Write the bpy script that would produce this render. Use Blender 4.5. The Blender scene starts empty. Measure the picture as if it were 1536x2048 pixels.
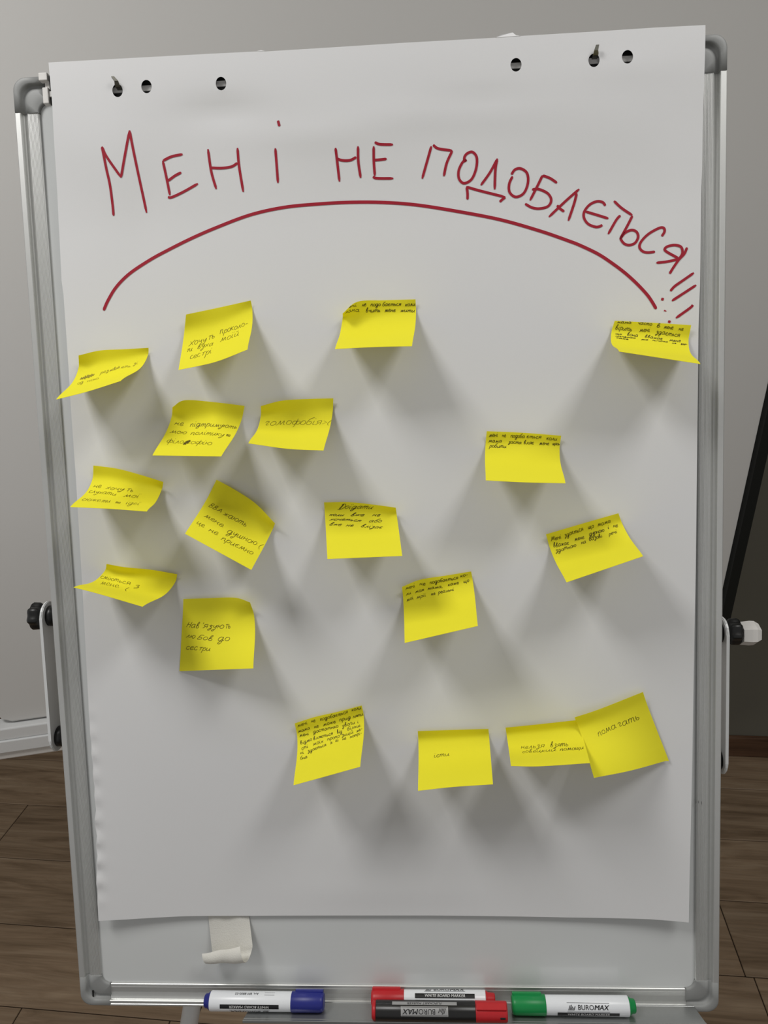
import bpy, bmesh, math, random
import numpy as np
from mathutils import Vector, Matrix, geometry, noise

random.seed(7)
scene = bpy.context.scene

# ------------------------------------------------------------------ camera
# Board frame: origin at the outer top-left corner of the easel's frame, x right,
# y up along the board, n out of the board. The board leans back by TILT.
TILT = math.radians(14.4)
FOCAL = 1500.0                       # pixels in a 1536 x 2048 frame
CAM_B = np.array([0.40345, -0.37555, 0.76654])
CAM_R = np.array([0.99795, -0.03261, -0.05498])
CAM_D = np.array([-0.02734, -0.99520, 0.09395])
CAM_F = np.array([-0.05778, -0.09225, -0.99406])
BMAT = np.array([[1, 0, 0],
                 [0, math.sin(TILT), -math.cos(TILT)],
                 [0, math.cos(TILT), math.sin(TILT)]])
ORG = np.array([-0.35, 0.0, 1.72312])


def BW(x, y, n):
    return ORG + BMAT @ np.array([x, y, n])


cam_data = bpy.data.cameras.new('camera')
cam_data.sensor_fit = 'VERTICAL'
cam_data.sensor_height = 36.0
cam_data.sensor_width = 27.0
cam_data.lens = 36.0 * FOCAL / 2048.0
cam_data.clip_start = 0.01
cam = bpy.data.objects.new('camera', cam_data)
scene.collection.objects.link(cam)
r_, u_, b_ = BMAT @ CAM_R, -(BMAT @ CAM_D), -(BMAT @ CAM_F)
cw = BW(*CAM_B)
cam.matrix_world = Matrix(((r_[0], u_[0], b_[0], cw[0]), (r_[1], u_[1], b_[1], cw[1]),
                           (r_[2], u_[2], b_[2], cw[2]), (0, 0, 0, 1)))
scene.camera = cam

# ------------------------------------------------------------------ light
world = bpy.data.worlds.new('room_light')
world.use_nodes = True
world.node_tree.nodes['Background'].inputs[0].default_value = (1.0, 0.99, 0.975, 1)
world.node_tree.nodes['Background'].inputs[1].default_value = 0.33
scene.world = world


def area(name, loc, target, size, power, col=(1, 0.99, 0.97)):
    l = bpy.data.lights.new(name, 'AREA')
    l.shape = 'RECTANGLE'
    l.size, l.size_y = size
    l.energy = power
    l.color = col
    o = bpy.data.objects.new(name, l)
    scene.collection.objects.link(o)
    o.location = loc
    d = Vector(target) - Vector(loc)
    o.rotation_euler = d.to_track_quat('-Z', 'Y').to_euler()
    return o


area('ceiling_lamp', (-1.0, -0.62, 2.85), (-1.0, -0.62, 0), (0.6, 0.6), 20.5)
area('ceiling_lamp', (1.12, -0.62, 2.85), (1.12, -0.62, 0), (0.6, 0.6), 14.5)

scene.view_settings.view_transform = 'Standard'
scene.view_settings.look = 'None'
scene.view_settings.gamma = 1.0
scene.view_settings.use_curve_mapping = False
scene.view_settings.exposure = 0.12


# ------------------------------------------------------------------ survey helpers
def ray(px, py):
    """direction (board frame) of the sight line of a photo pixel"""
    return CAM_R * ((px - 768) / FOCAL) + CAM_D * ((py - 1024) / FOCAL) + CAM_F


def on_board(px, py, n=0.0):
    r = ray(px, py)
    return CAM_B + r * ((n - CAM_B[2]) / r[2])


def to_px(b):
    q = np.asarray(b) - CAM_B
    z = q @ CAM_F
    return np.array([q @ CAM_R / z * FOCAL + 768, q @ CAM_D / z * FOCAL + 1024])


def on_floor(px, py, z=0.0):
    r = BMAT @ ray(px, py)
    return cw + r * ((z - cw[2]) / r[2])


def smooth01(a, b, x):
    t = np.clip((x - a) / (b - a), 0, 1)
    return t * t * (3 - 2 * t)


# ------------------------------------------------------------------ materials
def new_mat(name, col, rough=0.5, metal=0.0, spec=0.5, bump=0.0, bump_scale=200.0,
            vary=0.0, coat=0.0, transl=0.0):
    m = bpy.data.materials.new(name)
    m.use_nodes = True
    nt = m.node_tree
    p = nt.nodes['Principled BSDF']
    p.inputs['Base Color'].default_value = (*col, 1)
    p.inputs['Roughness'].default_value = rough
    p.inputs['Metallic'].default_value = metal
    p.inputs['Specular IOR Level'].default_value = spec
    p.inputs['Coat Weight'].default_value = coat
    p.inputs['Coat Roughness'].default_value = 0.06
    tc = nt.nodes.new('ShaderNodeTexCoord')
    nz = nt.nodes.new('ShaderNodeTexNoise')
    nz.inputs['Scale'].default_value = bump_scale
    nz.inputs['Detail'].default_value = 4
    nt.links.new(tc.outputs['Object'], nz.inputs['Vector'])
    if bump:
        bp = nt.nodes.new('ShaderNodeBump')
        bp.inputs['Strength'].default_value = bump
        bp.inputs['Distance'].default_value = 0.0006
        nt.links.new(nz.outputs['Fac'], bp.inputs['Height'])
        nt.links.new(bp.outputs['Normal'], p.inputs['Normal'])
    mx = nt.nodes.new('ShaderNodeMix')
    mx.data_type = 'RGBA'
    mx.inputs['A'].default_value = (*[c * (1 - vary) for c in col], 1)
    mx.inputs['B'].default_value = (*[min(1, c * (1 + vary)) for c in col], 1)
    nt.links.new(nz.outputs['Fac'], mx.inputs['Factor'])
    nt.links.new(mx.outputs['Result'], p.inputs['Base Color'])
    if transl:
        tr = nt.nodes.new('ShaderNodeBsdfTranslucent')
        tr.inputs['Color'].default_value = (*col, 1)
        ms = nt.nodes.new('ShaderNodeMixShader')
        ms.inputs[0].default_value = transl
        nt.links.new(p.outputs[0], ms.inputs[1])
        nt.links.new(tr.outputs[0], ms.inputs[2])
        nt.links.new(ms.outputs[0], nt.nodes['Material Output'].inputs[0])
    return m


M = {
    'paper': new_mat('flipchart_paper', (0.80, 0.80, 0.805), 0.75, spec=0.2, bump=0.05, bump_scale=900, vary=0.01, transl=0.06),
    'yellow': new_mat('yellow_note_paper', (0.94, 0.87, 0.04), 0.75, spec=0.15, bump=0.06, bump_scale=900, vary=0.015, transl=0.16),
    'red_ink': new_mat('red_marker_ink', (0.37, 0.010, 0.028), 0.55, spec=0.3, vary=0.15, bump_scale=60),
    'dark_ink': new_mat('black_pen_ink', (0.045, 0.033, 0.012), 0.6, spec=0.2, vary=0.2),
    'thin_ink': new_mat('thin_pen_ink', (0.10, 0.075, 0.012), 0.6, spec=0.2, vary=0.2),
    'faint_ink': new_mat('faint_pen_ink', (0.30, 0.25, 0.03), 0.6, spec=0.2, vary=0.2),
    'alu': new_mat('brushed_aluminium', (0.66, 0.665, 0.65), 0.42, metal=0.75, vary=0.03),
    'alu_bright': new_mat('polished_aluminium', (0.80, 0.795, 0.77), 0.25, metal=0.85, vary=0.02),
    'tray': new_mat('anodised_tray_aluminium', (0.42, 0.43, 0.425), 0.3, metal=0.8, vary=0.04),
    'corner': new_mat('grey_corner_plastic', (0.27, 0.275, 0.27), 0.5, bump=0.08, bump_scale=1500, vary=0.03),
    'whiteboard': new_mat('whiteboard_enamel', (0.66, 0.675, 0.67), 0.16, spec=0.5, vary=0.015, bump_scale=6),
    'backing': new_mat('grey_backing_sheet', (0.35, 0.36, 0.36), 0.6),
    'white_metal': new_mat('white_painted_metal', (0.75, 0.76, 0.76), 0.35, vary=0.02),
    'black': new_mat('black_plastic', (0.008, 0.008, 0.008), 0.38, vary=0.1),
    'black_edge': new_mat('matt_black_profile', (0.004, 0.005, 0.004), 0.6, vary=0.1),
    'white_plastic': new_mat('white_plastic', (0.72, 0.70, 0.67), 0.45, vary=0.03),
    'grey_strip': new_mat('grey_rubber_strip', (0.75, 0.74, 0.72), 0.6),
    'hook': new_mat('dull_hook_metal', (0.18, 0.175, 0.15), 0.4, metal=0.6),
    'tape': new_mat('cream_masking_tape', (0.77, 0.755, 0.70), 0.7, spec=0.2, bump=0.5, bump_scale=700, vary=0.04, transl=0.12),
    'wall': new_mat('shade_darkened_wall', (0.15, 0.142, 0.115), 0.85, spec=0.2, bump=0.1, bump_scale=300, vary=0.01),  # wall grey darkened in the colour to stand in for shade
    'ceiling': new_mat('white_ceiling_paint', (0.75, 0.75, 0.73), 0.9, spec=0.1),
    'panel': new_mat('pale_grey_panel', (0.66, 0.65, 0.63), 0.75, spec=0.25, bump=0.06, bump_scale=500, vary=0.01),
    'grout': new_mat('floor_joint', (0.035, 0.024, 0.016), 0.9, spec=0.1),
    'pen_white': new_mat('white_marker_barrel', (0.80, 0.82, 0.85), 0.3, vary=0.01),
    'pen_black': new_mat('black_marker_barrel', (0.012, 0.012, 0.012), 0.32, vary=0.1),
    'blue': new_mat('blue_marker_plastic', (0.012, 0.018, 0.20), 0.4, vary=0.06),
    'red': new_mat('red_marker_plastic', (0.50, 0.012, 0.018), 0.4, vary=0.06),
    'green': new_mat('green_marker_plastic', (0.0, 0.24, 0.055), 0.4, vary=0.06),
    'print': new_mat('black_print', (0.006, 0.006, 0.008), 0.4),
    'print_white': new_mat('white_print', (0.80, 0.80, 0.80), 0.4),
    'print_grey': new_mat('silver_print', (0.40, 0.40, 0.40), 0.35, metal=0.3),
    'smudge': new_mat('dark_scuff', (0.20, 0.20, 0.20), 0.7),
}


def wood(name, c0, c1, c2, rough=0.45):
    m = bpy.data.materials.new(name)
    m.use_nodes = True
    nt = m.node_tree
    L = nt.links.new
    p = nt.nodes['Principled BSDF']
    p.inputs['Roughness'].default_value = rough
    p.inputs['Specular IOR Level'].default_value = 0.35
    tc = nt.nodes.new('ShaderNodeTexCoord')
    oi = nt.nodes.new('ShaderNodeObjectInfo')
    mp = nt.nodes.new('ShaderNodeMapping')
    mp.inputs['Scale'].default_value = (1.1, 9.0, 9.0)
    cx = nt.nodes.new('ShaderNodeCombineXYZ')
    mul = nt.nodes.new('ShaderNodeMath'); mul.operation = 'MULTIPLY'; mul.inputs[1].default_value = 37.0
    L(oi.outputs['Random'], mul.inputs[0])
    L(mul.outputs[0], cx.inputs['X']); L(mul.outputs[0], cx.inputs['Z'])
    L(tc.outputs['Object'], mp.inputs['Vector']); L(cx.outputs[0], mp.inputs['Location'])
    n1 = nt.nodes.new('ShaderNodeTexNoise')
    n1.inputs['Scale'].default_value = 2.2; n1.inputs['Detail'].default_value = 6
    n1.inputs['Roughness'].default_value = 0.6; n1.inputs['Distortion'].default_value = 1.6
    L(mp.outputs[0], n1.inputs['Vector'])
    mp2 = nt.nodes.new('ShaderNodeMapping'); mp2.inputs['Scale'].default_value = (6, 160, 160)
    L(tc.outputs['Object'], mp2.inputs['Vector']); L(cx.outputs[0], mp2.inputs['Location'])
    n2 = nt.nodes.new('ShaderNodeTexNoise'); n2.inputs['Scale'].default_value = 1.0; n2.inputs['Detail'].default_value = 3
    L(mp2.outputs[0], n2.inputs['Vector'])
    cr = nt.nodes.new('ShaderNodeValToRGB')
    e = cr.color_ramp.elements
    e[0].position, e[0].color = 0.32, (*c0, 1)
    e[1].position, e[1].color = 0.72, (*c2, 1)
    k = e.new(0.5); k.color = (*c1, 1)
    L(n1.outputs['Fac'], cr.inputs['Fac'])
    mx = nt.nodes.new('ShaderNodeMix'); mx.data_type = 'RGBA'; mx.blend_type = 'MULTIPLY'
    mx.inputs['Factor'].default_value = 0.45
    L(cr.outputs['Color'], mx.inputs['A']); L(n2.outputs['Color'], mx.inputs['B'])
    L(n2.outputs['Fac'], mx.inputs['B'])
    hv = nt.nodes.new('ShaderNodeHueSaturation')
    mr = nt.nodes.new('ShaderNodeMapRange'); mr.inputs[3].default_value = 1.15; mr.inputs[4].default_value = 1.4
    L(oi.outputs['Random'], mr.inputs[0]); L(mr.outputs[0], hv.inputs['Value'])
    L(mx.outputs['Result'], hv.inputs['Color'])
    L(hv.outputs['Color'], p.inputs['Base Color'])
    bp = nt.nodes.new('ShaderNodeBump'); bp.inputs['Strength'].default_value = 0.12; bp.inputs['Distance'].default_value = 0.0006
    L(n2.outputs['Fac'], bp.inputs['Height']); L(bp.outputs['Normal'], p.inputs['Normal'])
    return m


M['wood'] = wood('wood_look_plank', (0.175, 0.118, 0.072), (0.265, 0.185, 0.118), (0.35, 0.26, 0.175))
M['skirting'] = wood('brown_skirting_wood', (0.06, 0.03, 0.017), (0.11, 0.058, 0.033), (0.15, 0.085, 0.05))

# ------------------------------------------------------------------ object helpers
WLOC = {}


def tag(o, label=None, cat=None, group=None, kind=None):
    if label: o['label'] = label
    if cat: o['category'] = cat
    if group: o['group'] = group
    if kind: o['kind'] = kind
    return o


def empty(name, loc, label=None, cat=None, group=None, kind=None):
    o = bpy.data.objects.new(name, None)
    o.empty_display_size = 0.05
    scene.collection.objects.link(o)
    o.location = Vector([float(c) for c in loc])
    WLOC[o] = np.array(loc, float)
    return tag(o, label, cat, group, kind)


def put(name, verts, faces, mat, parent=None, smooth=False, origin=None, mats=None, fmat=None):
    """one mesh object from world-space vertices"""
    v = np.asarray(verts, float).reshape(-1, 3)
    if origin is None:
        origin = (v.min(0) + v.max(0)) / 2
    origin = np.asarray(origin, float)
    me = bpy.data.meshes.new(name)
    me.from_pydata((v - origin).tolist(), [], [list(map(int, f)) for f in faces])
    me.update()
    me.materials.append(M[mat])
    if mats:
        for k in mats: me.materials.append(M[k])
        for p, i in zip(me.polygons, fmat): p.material_index = i
    if smooth:
        me.polygons.foreach_set('use_smooth', [True] * len(me.polygons))
    o = bpy.data.objects.new(name, me)
    scene.collection.objects.link(o)
    o.location = Vector((origin - (WLOC[parent] if parent else 0)).tolist())
    WLOC[o] = origin
    if parent: o.parent = parent
    return o


def finish(name, bm, mat, parent=None, smooth=False, xf=None):
    bmesh.ops.recalc_face_normals(bm, faces=bm.faces)
    bm.verts.index_update()
    vs = [tuple(v.co) for v in bm.verts]
    fs = [[v.index for v in f.verts] for f in bm.faces]
    bm.free()
    if xf is not None:
        vs = [xf(*v) for v in vs]
    return put(name, vs, fs, mat, parent, smooth)


def add_box(bm, lo, hi, bevel=0.0, seg=1):
    lo, hi = np.minimum(lo, hi), np.maximum(lo, hi)
    m = Matrix.Translation(Vector(((lo + hi) / 2).tolist())) @ Matrix.Diagonal(Vector((*(hi - lo).tolist(), 1)))
    g = bmesh.ops.create_cube(bm, size=1, matrix=m)
    if bevel:
        es = list({e for v in g['verts'] for e in v.link_edges})
        bmesh.ops.bevel(bm, geom=es, offset=bevel, segments=seg, affect='EDGES', profile=0.5)


def box(name, lo, hi, mat, parent=None, bevel=0.0, xf=None, seg=2):
    bm = bmesh.new()
    add_box(bm, np.array(lo, float), np.array(hi, float), bevel, seg)
    return finish(name, bm, mat, parent, xf=xf)


def tube(pts, rad, seg=16):
    """swept tube with flat ends; pts world, rad scalar or list"""
    pts = [np.asarray(p, float) for p in pts]
    n = len(pts)
    rad = [rad] * n if np.isscalar(rad) else rad
    tang = [pts[min(i + 1, n - 1)] - pts[max(i - 1, 0)] for i in range(n)]
    a = np.array([0, 0, 1.0]) if abs(tang[0][2]) < 0.9 * np.linalg.norm(tang[0]) else np.array([1.0, 0, 0])
    vs, fs = [], []
    for i in range(n):
        t = tang[i] / np.linalg.norm(tang[i])
        x = np.cross(t, a); x /= np.linalg.norm(x); y = np.cross(t, x)
        for k in range(seg):
            w = 2 * math.pi * k / seg
            vs.append(pts[i] + rad[i] * (math.cos(w) * x + math.sin(w) * y))
    for i in range(n - 1):
        for k in range(seg):
            k2 = (k + 1) % seg
            fs.append([i * seg + k, (i + 1) * seg + k, (i + 1) * seg + k2, i * seg + k2])
    fs.append(list(range(seg))); fs.append([(n - 1) * seg + k for k in reversed(range(seg))])
    return vs, fs


def catmull(pts, sub):
    p = [np.asarray(q, float) for q in pts]
    if len(p) < 3 or sub < 2:
        return p
    p = [2 * p[0] - p[1]] + p + [2 * p[-1] - p[-2]]
    out = []
    for i in range(1, len(p) - 2):
        for k in range(sub):
            t = k / sub
            out.append(0.5 * (2 * p[i] + (p[i + 1] - p[i - 1]) * t + (2 * p[i - 1] - 5 * p[i] + 4 * p[i + 1] - p[i + 2]) * t * t
                              + (3 * p[i] - p[i - 1] - 3 * p[i + 1] + p[i + 2]) * t ** 3))
    out.append(p[-2])
    return out


def ribbon(pts, width, taper=True):
    """2-D stroke outline -> (2-D verts, quads)"""
    n = len(pts)
    vs, fs = [], []
    for i in range(n):
        d = pts[min(i + 1, n - 1)] - pts[max(i - 1, 0)]
        l = math.hypot(*d) or 1e-9
        nx, ny = -d[1] / l, d[0] / l
        w = width / 2 * (0.55 if taper and i in (0, n - 1) else 1.0)
        vs.append((pts[i][0] + nx * w, pts[i][1] + ny * w)); vs.append((pts[i][0] - nx * w, pts[i][1] - ny * w))
        if i:
            a = 2 * (i - 1)
            fs.append([a, a + 1, a + 3, a + 2])
    return vs, fs


# ------------------------------------------------------------------ the room
ROOM_YAW = math.atan2(-0.0727, 0.9974)
UD = np.array([0.9974, -0.0727, 0.0])          # along the planks
SD = np.array([0.0727, 0.9974, 0.0])           # across the planks, into the room


def RW(u, s, z):
    return UD * u + SD * s + np.array([0, 0, z])


WALL_S = 1.232
floor = box('floor', (-3.4, -2.6, -0.06), (3.4, WALL_S, -0.0025), 'grout', xf=RW)
tag(floor, 'brown wood-look plank floor with narrow recessed joints', 'floor', kind='structure')
PW, S0 = 0.2045, 0.2500
BUTTS = {-1: [-0.548, -0.890], 0: [0.709], 1: [0.692], 2: [-1.244], 3: [0.35]}
plank_mesh = {}


def plank(u0, u1, k):
    gap = 0.0011
    ln = round(u1 - u0 - 2 * gap, 4)
    w = PW - 2 * gap
    if ln not in plank_mesh:
        bm = bmesh.new()
        add_box(bm, np.array([-ln / 2, -w / 2, -0.008]), np.array([ln / 2, w / 2, 0]), 0.0012, 1)
        me = bpy.data.meshes.new('plank'); bm.to_mesh(me); bm.free(); me.materials.append(M['wood'])
        plank_mesh[ln] = me
    o = bpy.data.objects.new('plank', plank_mesh[ln])
    scene.collection.objects.link(o)
    o.parent = floor
    s = S0 + (k + 0.5) * PW
    o.location = Vector((RW((u0 + u1) / 2, s, 0) - WLOC[floor]).tolist())
    o.rotation_euler = (0, 0, ROOM_YAW)


for k in range(-6, 5):
    cuts = list(BUTTS.get(k, [0.2 + 0.37 * (k % 3)]))
    lo, hi = min(cuts), max(cuts)
    while lo > -2.4: lo -= 1.2; cuts.append(lo)
    while hi < 2.4: hi += 1.2; cuts.append(hi)
    cuts.sort()
    for a, b in zip(cuts, cuts[1:]):
        if k == 4:
            pass
        plank(a, b, k)

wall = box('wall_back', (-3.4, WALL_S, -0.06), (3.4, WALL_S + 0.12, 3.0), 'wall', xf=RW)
tag(wall, 'plain wall behind the easel, its grey darkened to stand for shade', 'wall', kind='structure')
shade_wall = box('added_shade_wall', (1.52, -0.5, -0.06), (1.62, WALL_S, 2.95), 'wall', xf=RW)  # unseen wall, added to cut ambient light on the right
tag(shade_wall, 'added unseen side wall that shades the right of the easel', 'wall', kind='structure')
ceil = box('ceiling', (-3.4, -2.6, 2.95), (3.4, WALL_S, 3.05), 'ceiling', xf=RW)
tag(ceil, 'white ceiling above the easel', 'ceiling', kind='structure')
bs = np.array([[-3.4, 0], [3.4, 0]])
bm = bmesh.new()
add_box(bm, np.array([-3.4, WALL_S - 0.016, 0.0005]), np.array([3.4, WALL_S - 0.0005, 0.070]), 0.003, 2)
base = finish('baseboard_back', bm, 'skirting', xf=RW)
tag(base, 'brown wooden skirting board along the grey wall', 'baseboard', kind='structure')

# ------------------------------------------------------------------ the large panel behind the easel
PA = np.array([-0.9248, 0.5298, 0.5])
PE = np.array([0.97274, 0.2319, 0.0])
PN = np.array([0.2319, -0.97274, 0.0])         # towards the camera


def PWd(a, z, n):
    return PA + PE * a + np.array([0, 0, z]) + PN * n


panel = empty('presentation_board', PWd(0.9, -0.5, 0), 'large pale grey panel with white bottom ledge and black right edge, behind the flipchart', 'board')
LEAN = 0.105
bm = bmesh.new()
z0, z1, aL, aR = 0.082, 1.75, 0.012, 1.770
prof = [(aL + 0.03, z0), (aR, z0), (aR + LEAN * (z1 - z0), z1), (aL - 0.0, z1), (aL, z0 + 0.03), (aL + 0.009, z0 + 0.009)]
fr = [bm.verts.new((a, z, 0)) for a, z in prof]; bk = [bm.verts.new((a, z, -0.03)) for a, z in prof]
bm.faces.new(fr); bm.faces.new(bk[::-1])
for i in range(len(prof)):
    j = (i + 1) % len(prof)
    bm.faces.new((fr[i], fr[j], bk[j], bk[i]))
bmesh.ops.bevel(bm, geom=[e for e in bm.edges if abs(e.verts[0].co.z) < 1e-6 and abs(e.verts[1].co.z) < 1e-6], offset=0.006, segments=3, affect='EDGES')
finish('grey_sheet', bm, 'panel', panel, xf=PWd)
bm = bmesh.new()
add_box(bm, np.array([-0.03, 0.050, -0.03]), np.array([aR + 0.01, 0.0795, 0.016]), 0.003, 2)
add_box(bm, np.array([-0.03, 0.020, -0.03]), np.array([aR + 0.01, 0.0500, 0.020]), 0.002, 2)
ledge = finish('bottom_ledge', bm, 'white_metal', panel, xf=PWd)
box('ledge_underside', (-0.03, 0.0, -0.03), (aR + 0.01, 0.0200, 0.014), 'white_plastic', panel, 0.003, xf=PWd)
bm = bmesh.new()
pr_ = [(aR, 0.0), (aR + 0.028, 0.0), (aR + 0.028 + LEAN * z1, z1), (aR + LEAN * z1, z1)]
pr_ = [(a + LEAN * 0.0 - LEAN * z0, z) for a, z in pr_]
fr = [bm.verts.new((a + 0.0005, z, 0.012)) for a, z in pr_]; bk = [bm.verts.new((a + 0.0005, z, -0.03)) for a, z in pr_]
bm.faces.new(fr); bm.faces.new(bk[::-1])
for i in range(4):
    bm.faces.new((fr[i], fr[(i + 1) % 4], bk[(i + 1) % 4], bk[i]))
tag(finish('edge_strip', bm, 'black_edge', panel, xf=PWd), 'slanted black edge strip')
for a in (0.55, 1.25):
    vs, fs = tube([PWd(a, -0.4995, -0.06), PWd(a, 1.2, -0.06)], 0.018)
    put('support_post', vs, fs, 'black', panel, True)
    box('foot_bar', (a - 0.02, -0.4998, -0.15), (a + 0.02, -0.48, 0.05), 'black', panel, 0.003, xf=PWd)
    box('mounting_plate', (a - 0.03, 0.4, -0.046), (a + 0.03, 0.6, -0.0295), 'black', panel, xf=PWd)

# ------------------------------------------------------------------ flipchart easel
BWID, BHGT = 0.700, 0.994
easel = empty('flipchart_easel', (0.0, -0.15, 0.0), 'freestanding flipchart easel whose white board has an aluminium frame and grey corners', 'easel')
surf = box('writing_surface', (0.018, -BHGT + 0.018, -0.014), (BWID - 0.018, -0.018, -0.006), 'whiteboard', easel, xf=BW)
box('back_panel', (0.012, -BHGT + 0.012, -0.020), (BWID - 0.012, -0.012, -0.0142), 'backing', easel, xf=BW)

mm = 0.001
FPROF = [(0, -22), (0, -1.0), (0.4, -0.3), (1.1, 0), (5.7, 0), (6.3, -0.3), (6.6, -1.0), (6.9, -4.8), (7.6, -5.8), (8.8, -5.9), (10.2, -5.0), (11.4, -4.0)]
for i in range(8):
    o = 12.0 + i * 1.35
    FPROF += [(o, -3.6), (o + 0.35, -3.25), (o + 0.8, -3.25), (o + 1.1, -3.65)]
FPROF += [(23.2, -3.4), (23.8, -3.8), (24, -4.6), (24, -22)]
FPROF = [(a * mm, b * mm) for a, b in FPROF]
CPROF = [(0, -22.4), (0, -1.5), (0.5, -0.3), (1.6, 0.3), (5.6, 0.3), (6.6, -0.4), (7.2, -1.4), (7.6, -3.6), (8.4, -4.6), (9.6, -4.6), (11.2, -3.6), (13, -2.9), (22.6, -2.7), (23.7, -3.0), (24.3, -4.0), (24.3, -22.4)]
CPROF = [(a * mm, b * mm) for a, b in CPROF]
CL = 0.0335


def edge_map(side):
    return {'left': lambda o, t, n: BW(o, -t, n), 'right': lambda o, t, n: BW(BWID - o, -t, n),
            'top': lambda o, t, n: BW(t, -o, n), 'bottom': lambda o, t, n: BW(t, -BHGT + o, n)}[side]


def extrude(name, prof, f, t0, t1, mat, parent, smooth=False):
    bm = bmesh.new()
    A = [bm.verts.new((a, t0, n)) for a, n in prof]
    B = [bm.verts.new((a, t1, n)) for a, n in prof]
    bm.faces.new(A); bm.faces.new(B[::-1])
    for i in range(len(prof)):
        j = (i + 1) % len(prof)
        bm.faces.new((A[i], A[j], B[j], B[i]))
    return finish(name, bm, mat, parent, smooth, xf=f)


for s, T in (('left', BHGT), ('right', BHGT), ('top', BWID)):
    extrude('frame_bar', FPROF, edge_map(s), CL, T - CL, 'alu', easel)
BPROF = [(0, -22), (0, -1.0), (0.4, -0.2), (1.1, 0), (2.3, 0), (2.9, -0.8), (3.6, -0.8), (4.2, 0), (6.2, 0), (6.8, -0.6), (7.2, -3.2), (9, -3.9), (14, -4.2), (20.2, -3.8), (20.5, -4.0), (21.4, -4.0), (21.7, -3.8), (23.5, -3.9), (24, -4.6), (24, -22)]
BPROF = [(a * mm, b * mm) for a, b in BPROF]
extrude('frame_bar', BPROF, edge_map('bottom'), CL, BWID - CL, 'alu', easel)

for sx, sy in ((0, 0), (1, 0), (0, 1), (1, 1)):
    bm = bmesh.new()
    loops = []
    for o, n in CPROF:
        r = 0.0125 - 0.10 * o
        path = [(o, CL + 0.0004)]
        for k in range(9):
            w = math.pi / 2 * k / 8
            path.append((o + r - r * math.cos(w), o + r - r * math.sin(w)))
        path.append((CL + 0.0004, o))
        row = []
        for a, b in path:
            x = a if not sx else BWID - a
            y = -b if not sy else -BHGT + b
            row.append(bm.verts.new((x, y, n)))
        loops.append(row)
    m_ = len(loops[0])
    for i in range(len(loops)):
        j = (i + 1) % len(loops)
        for k in range(m_ - 1):
            bm.faces.new((loops[i][k], loops[i][k + 1], loops[j][k + 1], loops[j][k]))
    bm.faces.new([l[0] for l in loops]); bm.faces.new([l[-1] for l in loops][::-1])
    tag(finish('corner_cap', bm, 'corner', easel, True, xf=BW), 'rounded grey plastic corner')

# scratches and scuffs on the right frame bar, dark slot in the lower left corner
for (px, py, w, h) in ((1392, 1604, 1.2, 6), (1397, 1604, 1, 5), (1403, 1606, 1, 6), (1428, 1613, 3, 3)):
    c = on_board(px, py, -0.003)
    box('scuff_mark', (c[0] - w * mm * 0.25, c[1] - h * mm * 0.25, -0.0033), (c[0] + w * mm * 0.25, c[1] + h * mm * 0.25, -0.0030), 'smudge', easel, xf=BW)
c = on_board(186, 1988, -0.0025)
box('corner_slot', (c[0] - 0.0008, c[1] - 0.004, -0.0032), (c[0] + 0.0008, c[1] + 0.004, -0.0024), 'black', easel, xf=BW)

# clamp bar carrying the sheet
clamp = box('clamp_bar', (0.040, -0.030, 0.0004), (0.655, -0.002, 0.0040), 'black', easel, 0.0006, xf=BW)
box('clamp_strip', (0.040, -0.0232, 0.0041), (0.655, -0.0178, 0.0058), 'grey_strip', clamp, 0.0004, xf=BW)
for x in (0.031, 0.655):
    bm = bmesh.new()
    add_box(bm, np.array([x, -0.008, 0.0004]), np.array([x + 0.009, -0.0005, 0.0075]), 0.0008, 2)
    add_box(bm, np.array([x + 0.003, -0.030, 0.0004]), np.array([x + 0.009, -0.0145, 0.0075]), 0.0008, 2)
    add_box(bm, np.array([x + 0.004, -0.016, 0.0004]), np.array([x + 0.009, -0.006, 0.0030]), 0.0004, 1)
    finish('clamp_end', bm, 'white_plastic', clamp, xf=BW)

# pen tray
YS = -0.9855
TPROF = [(-22, -1.6), (0.5, -1.6), (0.5, 0.0), (1.0, 0.5), (2.0, 0.5), (2.5, 0.0), (24.6, 0.0), (25.0, 0.7), (26.2, 0.7), (26.6, 0.0), (27.4, 0.0), (27.8, 0.9), (29.2, 0.9), (29.6, 0.2), (29.6, -2.6), (25, -2.6), (-22, -2.6)]
TPROF = [(a, b) for a, b in TPROF if a >= 0] 
TPROF = [(0.6, -2.6), (0.6, 0.0), (1.0, 0.5), (2.0, 0.5), (2.5, 0.0), (24.6, 0.0), (25.0, 0.5), (26.2, 0.5), (26.6, 0.0), (27.4, 0.0), (27.8, 0.6), (29.2, 0.6), (29.6, 0.0), (29.6, -2.6)]
bm = bmesh.new()
rows = []
for a, b in TPROF:
    sp = 0.0055 * (a / 29.6)
    rows.append((bm.verts.new((0.197 - sp, YS + b * mm, a * mm)), bm.verts.new((0.6725 + sp, YS + b * mm, a * mm))))
for i in range(len(rows)):
    j = (i + 1) % len(rows)
    bm.faces.new((rows[i][0], rows[i][1], rows[j][1], rows[j][0]))
bm.faces.new([r[0] for r in rows]); bm.faces.new([r[1] for r in rows][::-1])
finish('pen_tray', bm, 'tray', easel, xf=BW)

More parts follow.
